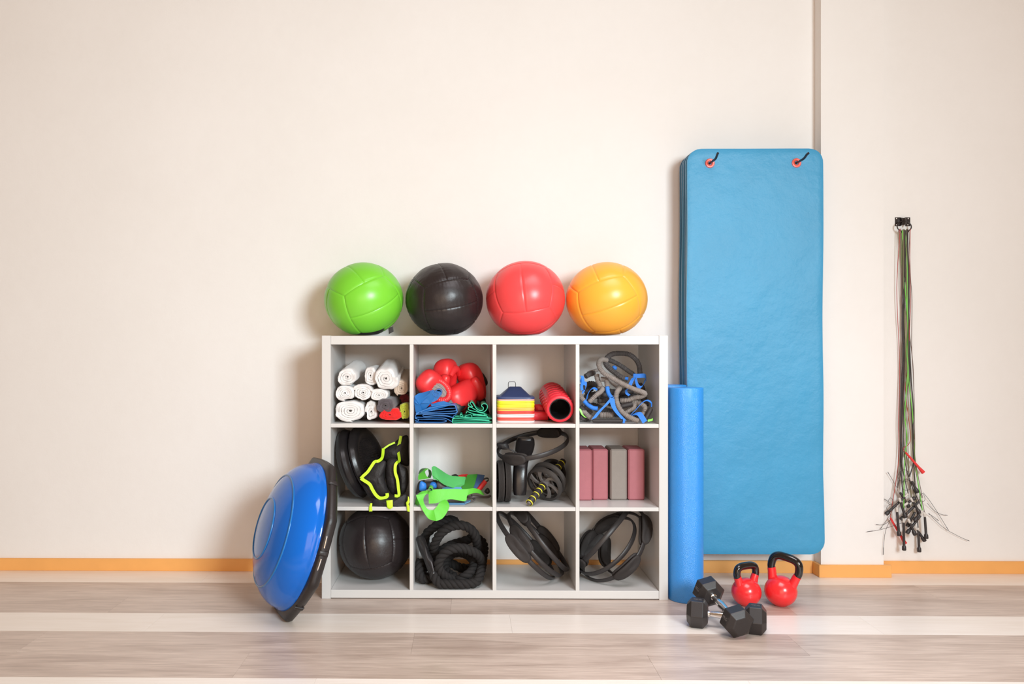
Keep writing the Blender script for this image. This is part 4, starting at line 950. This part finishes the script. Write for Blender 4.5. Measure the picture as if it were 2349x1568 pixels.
def strands(root, pts, lim=3):
    p = resample(catmull(ptsz(z9, pts), 10), .0042)
    p = [V(min(max(q.x, CXs[1]+.0215), CXs[1]+CW-.0215), q.y, max(q.z, T+.0212)) for q in p]
    p = [p[0]]+[(p[i-1]+p[i]*2+p[i+1])/4 for i in range(1, len(p)-1)]+[p[-1]]
    fr = frames(p)
    for s_ in range(3):
        q = []
        for i, (a, b, t) in enumerate(fr):
            ph = i*.0042/.072*2*math.pi+s_*2*math.pi/3
            q.append(p[i]+a*(math.cos(ph)*.0100)+b*(math.sin(ph)*.0100))
        build('strand', MB().tube(q, .0112, 10), M['rope'], root)
br = thing('battle_rope', 'thick black twisted battle rope coiled in the bottom row, second compartment', 'rope', V(z9(700, 1370, 3.6).x, 3.6, T))
strands(br, rp); strands(br, rp2)
p = catmull(ptsz(z9, [(195, 505, 3.585), (240, 640, 3.565), (300, 790, 3.545), (360, 930, 3.52), (420, 1080, 3.497), (440, 1130, 3.49)]), 14)
def hel(p, r0, tw):
    fr = frames(p); rs = []
    for i, (a, b, t) in enumerate(fr):
        q = []
        for k in range(24):
            an = 2*math.pi*k/24; lob = 1+.055*math.cos(3*(an-i*tw)); rr = r0*lob*(1 if 1 < i < len(p)-1 else .85)
            q.append(p[i]+a*math.cos(an)*rr+b*math.sin(an)*rr)
        rs.append(q)
    return MB().rings(rs)
build('end_sleeve', hel(p, .0195, .075), M['shrink'], br)
# ------------------------------------------------------------------ balance dome trainer leaning on the shelf
M['dome'] = mat('glossy blue dome vinyl', (.002, .135, .60), .13, bump2=.015, b2scale=8); M['plat'] = mat('black platform plastic', (.018, .014, .014), .42, bump=.12, bscale=260)
M['chrome'] = mat('chrome', (.80, .80, .80), .12, metal=1)
n = V(-.86, -.41, .285).normalized(); upv = V(0, 0, 1)-n*n.z; upv.normalize(); h_ = upv.cross(n)
cB = V(-.682, 3.285, .3085); Mx = mat4(h_, upv, n, cB)
bo = thing('balance_trainer', 'blue half dome balance trainer with black platform leaning against the left end of the shelf', 'balance trainer', V(cB.x, cB.y, 0))
Rd, Hd = .290, .147
pr = [(Rd+.004, -.012), (Rd+.008, .004), (Rd+.004, .016)]
for k in range(1, 27):
    a = math.pi/2*k/27; pr.append((Rd*math.cos(a)**.96, .012+Hd*math.sin(a)))
pr.append((.0, .012+Hd))
rid = []
for r_, z_ in pr: rid.append((r_, z_))
build('dome', MB().lathe(rid, 96, Mx), M['dome'], bo)
M['ridge'] = mat('raised blue ridge', (.012, .16, .45), .22)
for rr_ in (.120, .222):
    s_ = math.asin(math.sqrt(max(0, 1-(rr_/Rd)**(2/.96)))) if False else math.acos((rr_/Rd)**(1/.96)); zz = .012+Hd*math.sin(s_)
    build('ridge', MB().tube([Mx @ V(rr_*math.cos(a), rr_*math.sin(a), zz) for a in [2*math.pi*k/96 for k in range(96)]], .0042, 8, True), M['ridge'], bo)
# faceted platform: eight-sided rim with flats and notches
def platr(a):
    k = 8; a2 = ((a+R(22.5)) % (2*math.pi/k))-math.pi/k
    return .335*(.25+.75*math.cos(math.pi/k)/math.cos(a2))
ring = lambda r_, z_: [Mx @ V((platr(a)*r_)*math.cos(a), (platr(a)*r_)*math.sin(a), z_) for a in [2*math.pi*k/96 for k in range(96)]]
build('platform', MB().rings([ring(.86, -.042), ring(.95, -.040), ring(.985, -.032), ring(1.0, -.020), ring(1.0, -.006), ring(.985, .000), ring(.93, .004), ring(.90, .003)]), M['plat'], bo)
for a in (-172, -125, -48, 0, 52, 125):      # handle recesses with pale bars and clips on the rim
    a = R(a); r0 = platr(a); d = V(math.cos(a), math.sin(a), 0); tt = V(-math.sin(a), math.cos(a), 0)
    q = [Mx @ (d*(r0-.002)+tt*s_+V(0, 0, z_)) for s_, z_ in ((-.010, .004), (.010, .004), (.010, -.036), (-.010, -.036))]
    build('rim_clip', MB().pillow(q, Mx.to_3x3() @ d, .008, 4), M['plat'], bo)
for a0 in (0,):
    for sa in (R(-8.5), R(8.5)):
        a = a0+sa; r0 = platr(a)
        pth = [Mx @ (V(math.cos(a+e), math.sin(a+e), 0)*(r0-.001)+V(0, 0, -.012)) for e in [-.085+.17*k/6 for k in range(7)]]
        build('side_bar', MB().tube(pth, .0035, 8), M['chrome'], bo)
M['foot'] = M['rubm']

# ------------------------------------------------------------------ kettlebells
M['kred'] = mat('red vinyl dip', (.84, .025, .03), .26, coat=.3); M['kblk'] = mat('glossy black enamel', (.008, .007, .007), .14, coat=.5)
def kettle(label, c, r, hw, hh, rz, tiltx=0, tilty=0):
    z_ = V(0, 0, 1); Mr = Matrix.Translation(Vector(c)) @ Matrix.Rotation(R(rz), 4, 'Z') @ Matrix.Rotation(R(tilty), 4, 'Y') @ Matrix.Rotation(R(tiltx), 4, 'X')
    o = thing('kettlebell', label, 'kettlebell', None, 'red kettlebells in front of the blue mat', Matrix.Translation(V(c[0], c[1], 0)))
    pr = [(0, -r*.93), (r*.33, -r*.93), (r*.38, -r*.915)]
    for k in range(2, 18):
        a = -math.pi/2+math.pi*(k+.6)/18.5
        if a < math.pi/2: pr.append((r*math.cos(a), r*math.sin(a)*.96))
    pr.append((0, r*.96))
    mb = MB().lathe(pr, 48, Matrix.Translation(Vector(c)))
    build('body', mb, M['kred'], o)
    zt = r*.55; rt_ = r*.245
    arch = [V(-hw*.62, 0, r*.18), V(-hw*.86, 0, zt+hh*.30), V(-hw, 0, zt+hh*.55), V(-hw*.92, 0, zt+hh*.86), V(-hw*.60, 0, zt+hh), V(0, 0, zt+hh*1.03), V(hw*.60, 0, zt+hh), V(hw*.92, 0, zt+hh*.86), V(hw, 0, zt+hh*.55), V(hw*.86, 0, zt+hh*.30), V(hw*.62, 0, r*.18)]
    p = [Mr @ q for q in catmull(arch, 7)]; L = len(p)
    ch = int(L*.165)
    build('horn', MB().tube(p[:ch+1], lambda i, t: rt_*(1.22-.17*min(1, t*1.3)), 18), M['kred'], o)
    build('horn', MB().tube(p[L-ch-1:], lambda i, t: rt_*(1.05+.17*max(0, (t-.23)*1.3)), 18), M['kred'], o)
    build('handle', MB().tube(p[ch:L-ch], lambda i, t: rt_*(.96+.10*math.sin(math.pi*t)), 20), M['kblk'], o)
    return o
k1 = W(1712, 1357, 3.385); kettle('smaller red kettlebell with a black handle, left one of the pair', (k1.x, k1.y, .060*.93), .060, .050, .074, 24)
k2 = W(1791, 1352, 3.385); kettle('larger red kettlebell with a black handle, right one of the pair', (k2.x, k2.y, .0650*.93), .0650, .056, .106, -40, tilty=10)

# ------------------------------------------------------------------ hex dumbbells
M['drub'] = mat('black dumbbell rubber', (.026, .022, .022), .40, bump=.10, bscale=500)
def dumbbell(label, A, B, roll, Rh=.0585, Lh=.078, texts=()):
    A, B = Vector(A), Vector(B); ax = (B-A).normalized(); c = (A+B)/2; up = V(0, 0, 1); s_ = up.cross(ax).normalized(); u_ = ax.cross(s_)
    cr, sr = math.cos(R(roll)), math.sin(R(roll)); s2 = s_*cr+u_*sr; u2 = -s_*sr+u_*cr
    Mx = mat4(ax, s2, u2, c); o = thing('dumbbell', label, 'dumbbell', V(c.x, c.y, 0), 'black hex dumbbells on the floor')
    d = (B-A).length/2
    for sg in (-1, 1):
        rs = []
        for x_, r_ in ((-Lh/2, .60), (-Lh/2+.002, .66), (-Lh/2+.016, .97), (-Lh/2+.019, 1), (Lh/2-.019, 1), (Lh/2-.016, .97), (Lh/2-.002, .66), (Lh/2, .60)):
            rs.append([Mx @ V(sg*d+x_, Rh*r_*math.cos(R(60*k)), Rh*r_*math.sin(R(60*k))) for k in range(6)])
        hd = build('head', MB().rings(rs, flat=True), M['drub'], o, smooth=False)
        bv = hd.modifiers.new('bevel', 'BEVEL'); bv.width = .0022; bv.segments = 2
        for face, sgn, rot in texts:
            if sgn != sg: continue
            a = R(face); nd = V(0, math.cos(a), math.sin(a)); td = V(1, 0, 0)*rot; wv = nd.cross(td)
            base = V(sg*d, 0, 0)+nd*(Rh*math.cos(R(30))-.0002)
            cu = bpy.data.curves.new('mark', 'FONT'); cu.body = '8KG'; cu.size = .0165; cu.extrude = .0008; cu.align_x = 'CENTER'; cu.align_y = 'CENTER'; cu.offset = .0004
            tmp = bpy.data.objects.new('tmp', cu); col.objects.link(tmp); me_ = bpy.data.meshes.new_from_object(tmp.evaluated_get(bpy.context.evaluated_depsgraph_get())); bpy.data.objects.remove(tmp)
            me_.materials.clear(); me_.materials.append(M['dmark']); to = bpy.data.objects.new('weight_mark', me_); col.objects.link(to)
            to.parent = hd; ml = mat4(td, wv, nd, base); to.matrix_local = MW[hd.name].inverted() @ Mx @ ml
            fr_ = [Mx @ (base+td*x_+wv*y_+nd*.0002) for x_, y_ in ((-.0195, -.0115), (.0195, -.0115), (.0195, .0115), (-.0195, .0115))]
            build('mark_frame', MB().tube([fr_[0].lerp(fr_[1], k/4) for k in range(4)]+[fr_[1].lerp(fr_[2], k/3) for k in range(3)]+[fr_[2].lerp(fr_[3], k/4) for k in range(4)]+[fr_[3].lerp(fr_[0], k/3) for k in range(3)], .0009, 6, True), M['drub'], hd)
    pr = [(0, -d+Lh/2-.001), (.0125, -d+Lh/2-.001), (.0125, -d+Lh/2+.006), (.0095, -d+Lh/2+.008), (.0105, -d+Lh/2+.02), (.0148, -.006), (.0148, .006), (.0105, d-Lh/2-.02), (.0095, d-Lh/2-.008), (.0125, d-Lh/2-.006), (.0125, d-Lh/2+.001), (0, d-Lh/2+.001)]
    My = Mx @ Matrix(((0, 0, 1, 0), (1, 0, 0, 0), (0, 1, 0, 0), (0, 0, 0, 1)))
    build('chrome_handle', MB().lathe(pr, 28, My), M['chrome'], o)
    return o
M['dmark'] = mat('worn raised lettering', (.12, .11, .11), .4)
RH = .0585; zh = RH*math.cos(R(30))+.0005
dumbbell('black hex dumbbell lying level under the other one with its chrome handle mostly covered', (W(1600, 1411, 3.13).x, 3.13, zh), (W(1733, 1420, 3.06).x, 3.06, zh), 0, texts=((90, -1, 1), (90, 1, 1)))
dumbbell('black hex dumbbell crossed on top of the other, pointing towards the viewer', (W(1624, 1367, 3.23).x, 3.225, .104), (W(1690, 1437, 3.01).x, 3.01, .0598), 14, texts=((150, 1, 1), (150, -1, 1)))

# ------------------------------------------------------------------ ring bracket and jump ropes
M['brk'] = mat('dark bronze metal', (.045, .035, .033), .3, metal=.6); M['screw'] = mat('bright screw', (.85, .82, .8), .25, metal=.7)
zb = zoomer(2030, 480, 11.2)
bk = thing('wall_bracket', 'small dark metal wall bracket holding a ring with all the jump ropes', 'bracket', zb(450, 320, WY))
def plate(u0, u1, v0, v1): a, b = zb(u0, v1, WY), zb(u1, v0, WY); build('plate', MB().box((a.x, WY-.0025, a.z), (b.x, WY, b.z), .0006), M['brk'], bk, smooth=False)
plate(255, 395, 205, 432); plate(515, 645, 205, 432)
for u, v in ((300, 235), (300, 395), (600, 235), (590, 395)):
    c_ = zb(u, v, WY-.0025); build('screw', MB().lathe([(0, -.0012), (.0022, -.0010), (.0032, 0), (.0032, .001)], 14, mat4((1, 0, 0), (0, 0, -1), (0, 1, 0), c_)), M['screw'], bk)
a0, a1 = zb(390, 320, WY-.002), zb(500, 300, WY-.035)
q = [zb(390, 205, WY-.002), zb(500, 225, WY-.03), zb(500, 385, WY-.03), zb(390, 425, WY-.002)]
build('arm', MB().strip([q[0], q[1]], [q[3], q[2]], .003), M['brk'], bk)
q = [zb(520, 210, WY-.002), zb(540, 200, WY-.03), zb(540, 430, WY-.03), zb(510, 380, WY-.002)]
build('arm', MB().strip([q[0], q[1]], [q[3], q[2]], .003), M['brk'], bk)
YR = WY-.032
rc_ = zb(495, 440, YR); rr_ = .0325
rg = build('hanging_ring', MB().tube([rc_+V(rr_*1.02*math.cos(a), .004*math.sin(a), rr_*.80*math.sin(a)) for a in [2*math.pi*k/36 for k in range(36)]], .0026, 10, True), M['brk'], bk)
zj = zoomer(1970, 1000, 5.407); zt_ = zoomer(2040, 600, 3.414)
M['jb'] = mat('black jump rope cord', (.04, .032, .030), .45); M['jg'] = mat('green jump rope cord', (.20, .60, .10), .45); M['jr'] = mat('red jump rope cord', (.45, .05, .04), .45); M['jbr'] = mat('brown wire cord', (.16, .10, .08), .5); M['jo'] = mat('olive cord', (.22, .22, .10), .5)
M['jh'] = mat('black jump rope handle', (.032, .027, .028), .42); M['jw'] = mat('pale ferrule plastic', (.68, .64, .60), .4); M['jrh'] = mat('red jump rope handle', (.80, .04, .04), .4)
GJ = 'jump ropes hanging from the wall ring'
def handle(root, a, b, m='jh', Ya=3.86, Yb2=3.855, r=.0062, z=zj):
    p0, p1 = z(a[0], a[1], Ya-.012), z(b[0], b[1], Yb2-.012); d = (p1-p0); L = d.length; x, y, w_ = basis(d.normalized()); Mx = mat4(x, y, w_, p0)
    red = m == 'jrh'
    build('ferrule', MB().lathe([(0, 0), (r*.75, .001), (r*.9, .006), (r*.9, .020), (r*.6, .024), (0, .024)], 16, Mx), M['jw'], root) if not red else None
    build('handle', MB().lathe([(0, .020), (r*.72, .020), (r*.85, .03), (r*.95, L-.028), (r*1.0, L-.022), (r*1.45, L-.018), (r*1.5, L-.003), (r*1.3, L), (0, L)] if not red else [(0, 0), (r*.7, .002), (r*.95, L*.75), (r*1.5, L), (0, L)], 18, Mx), M[m], root)
    return p0
def cord(root, l, m, r=.0016, name='cord'):
    build(name, MB().tube(catmull(l, 6), r, 8), M[m], root)
top = lambda u: V(rc_.x+u*2.0, YR+.002*rnd.uniform(-1, 1), rc_.z-rr_*(.80-.30*(abs(u)*2/rr_)**2)-.001)
def hang(root, u, mids, end, m, r):
    # cord from the ring down through traced points to a handle
    l = [top(u)+V(0, .005, -.004), top(u)+V(0, .005, .003), top(u)+V(0, 0, .0055), top(u)+V(0, -.005, .002), top(u)+V(0, -.006, -.008)]+[zt_(a, b, WY-.024+.012*rnd.random()) for a, b in mids]+[end]
    cord(root, l, m, r)
spec = [  # label, cord material, radius, (u, mids, handle start, handle end, handle mat) x 2
 ('jump rope with black cord whose handle points lowest at the right centre', 'jb', .0022, (.004, [(150, 60), (152, 400), (160, 900), (180, 1300), (190, 1560)], (735, 1130), (750, 1435), 'jh'), (-.004, [(105, 100), (108, 400), (105, 800), (98, 1200), (100, 1560)], (480, 640), (620, 880), 'jh')),
 ('jump rope with black cord, one handle slanting down left across the bunch', 'jb', .0020, (-.002, [(112, 60), (115, 450), (112, 900), (100, 1300), (95, 1560)], (612, 712), (335, 970), 'jh'), (.002, [(125, 60), (120, 400), (118, 900), (122, 1560)], (800, 940), (595, 1205), 'jh')),
 ('jump rope with bright green cord down the front of the bunch', 'jg', .0026, (-.006, [(102, 30), (120, 160), (132, 320), (145, 520), (138, 700), (145, 850), (130, 1050), (120, 1200), (138, 1380), (120, 1560)], (555, 1010), (562, 1415), 'jh'), (.001, [(140, 60), (140, 300), (150, 700), (150, 900), (178, 1150), (192, 1400), (200, 1560)], (790, 920), (690, 1050), 'jh')),
 ('jump rope with thin red cord and two red tapering handles', 'jr', .0014, (-.012, [(62, 100), (60, 300), (75, 650), (80, 900), (72, 1250), (72, 1560)], (390, 1010), (575, 1330), 'jrh'), (.012, [(160, 60), (168, 300), (160, 500), (150, 800), (125, 1000), (165, 1380), (110, 1460)], (580, 200), (800, 450), 'jrh')),
 ('jump rope with dark brown wire at the right edge of the bunch', 'jbr', .0014, (.010, [(165, 100), (178, 300), (175, 650), (188, 850), (195, 1100), (200, 1400), (205, 1560)], (790, 765), (520, 1035), 'jh'), (.007, [(160, 200), (155, 500), (180, 760), (192, 1000), (198, 1300), (195, 1560)], (815, 940), (838, 1270), 'jh')),
 ('jump rope with brown cord and an upright handle at the left of the bunch', 'jbr', .0014, (-.009, [(96, 200), (100, 500), (88, 900), (80, 1200), (76, 1400), (70, 1560)], (470, 880), (500, 1235), 'jh'), (-.001, [(118, 200), (125, 700), (110, 1100), (96, 1560)], (610, 1020), (700, 1225), 'jh')),
 ('jump rope with olive cord and a handle tucked behind the others at the right', 'jo', .0017, (.003, [(136, 200), (150, 600), (148, 1000), (150, 1560)], (690, 1110), (820, 1300), 'jh'), (-.003, [(110, 200), (128, 700), (130, 1200), (140, 1560)], (725, 890), (600, 1120), 'jh')),
 ('jump rope with thick black cord and a handle hanging high at the right', 'jb', .0026, (.006, [(148, 100), (158, 600), (170, 900), (188, 1150), (185, 1400), (190, 1560)], (630, 500), (730, 700), 'jh'), (.0, [(122, 100), (108, 300), (100, 520), (108, 700), (95, 1000), (92, 1300), (88, 1560)], (560, 860), (700, 760), 'jh')),
 ('jump rope with thin brown cord and crossed dark handles in the centre', 'jbr', .0012, (.005, [(145, 200), (150, 700), (145, 1100), (148, 1560)], (640, 760), (760, 960), 'jh'), (-.005, [(100, 200), (98, 600), (90, 1100), (84, 1560)], (500, 760), (580, 1010), 'jh')),
]
for i, (lb, cm, r_, h1, h2) in enumerate(spec):
    t = thing('jump_rope', lb, 'jump rope', top(0)-V(0, 0, .7), GJ)
    for j, (u, mids, a, b, hm) in enumerate((h1, h2)):
        Yh = 3.872-.006*((i*2+j) % 6)
        p0 = handle(t, a, b, hm, Yh, Yh-.004)
        hang(t, u, mids, p0, cm, r_)
    # wire tails with black tips belonging to some of the ropes
    tails = {0: [[(850, 830), (900, 890), (960, 940), (1030, 970), (1100, 980)]], 1: [[(800, 700), (880, 800), (980, 950), (1060, 1080), (1112, 1165)], [(480, 650), (440, 580), (400, 510), (360, 445)]],
             4: [[(870, 955), (960, 1050), (1060, 1140), (1180, 1210), (1290, 1265), (1370, 1298)]], 5: [[(540, 1075), (400, 1120), (260, 1160), (100, 1185)], [(430, 900), (370, 1000), (310, 1090), (270, 1148)]],
             6: [[(400, 1030), (340, 1080), (280, 1100), (215, 1094)], [(390, 1040), (340, 1150), (315, 1280), (303, 1470)]], 7: [[(860, 960), (930, 1000), (990, 1048)]], 8: [[(440, 860), (380, 820), (315, 778)]],
             }.get(i, [])
    for tl in tails:
        Yt = (PY-.010 if min(q[0] for q in tl) < 305 else WY-.016)
        pts = [zj(u, v, min(WY-.02, 3.86) if k == 0 else Yt) for k, (u, v) in enumerate(tl)]
        cord(t, pts, 'jb', .0009, 'wire_tail'); cp = catmull(pts, 6)
        build('tail_tip', MB().tube([cp[-1], cp[-1].lerp(cp[-3], .5), cp[-3], cp[-3]+(cp[-3]-cp[-1])*.4], .0013, 8), M['jh'], t)
    loops = {1: [(560, 490, 72, 75)], 5: [(395, 805, 30, 42)], 8: [(385, 885, 38, 38)], 4: [(785, 760, 34, 50)], 0: [(590, 600, 55, 70)]}.get(i, [])
    for (u, v, a_, b_) in loops:
        c_ = zj(u, v, 3.835); k_ = 3.835/F/5.407
        build('wire_loop', MB().tube([c_+V(a_*k_*math.cos(q), .004*math.sin(q*2), b_*k_*math.sin(q)) for q in [2*math.pi*s/32 for s in range(32)]], .0009, 6, True), M['jb'], t)
# ------------------------------------------------------------------ settle: nudge whole things a few millimetres so nothing pokes through the shelf panels
bpy.context.view_layer.update()
for o in list(col.objects):
    if o.parent or o.type not in ('EMPTY', 'MESH') or o.get('kind') == 'structure' or o.name.startswith(('shelf_unit', 'camera', 'balance_trainer')): continue
    vs = [c_.matrix_world @ v.co for c_ in [o]+list(o.children_recursive) if c_.type == 'MESH' for v in c_.data.vertices]
    if not vs: continue
    m_ = sum(vs, Vector())/len(vs)
    if not (SX0 < m_.x < SX1 and m_.z < 1.12 and 3.44 < m_.y < 3.87): continue
    ci = min(range(4), key=lambda i: abs(CXs[i]+CW/2-m_.x)); ri = min(range(3), key=lambda i: abs(ZS[i]+CH/2-m_.z))
    ins = [v for v in vs if v.y > 3.449]
    oL = CXs[ci]-min(v.x for v in ins); oR = max(v.x for v in ins)-CXs[ci]-CW
    oB = ZS[ri]-min(v.z for v in ins); oT = max(v.z for v in ins)-ZS[ri]-CH
    dx = dz = 0
    if oL > -.0003: dx = min(oL+.0006, max(0, -oR))
    elif oR > -.0003: dx = -min(oR+.0006, max(0, -oL))
    if not o.name.startswith(('training_harness', 'elastic_band')):
        if oB > 0: dz = min(oB+.0002, max(0, -oT))
        elif oT > 0: dz = -min(oT+.0002, max(0, -oB))
    if dx or dz: o.location.x += dx; o.location.z += dz
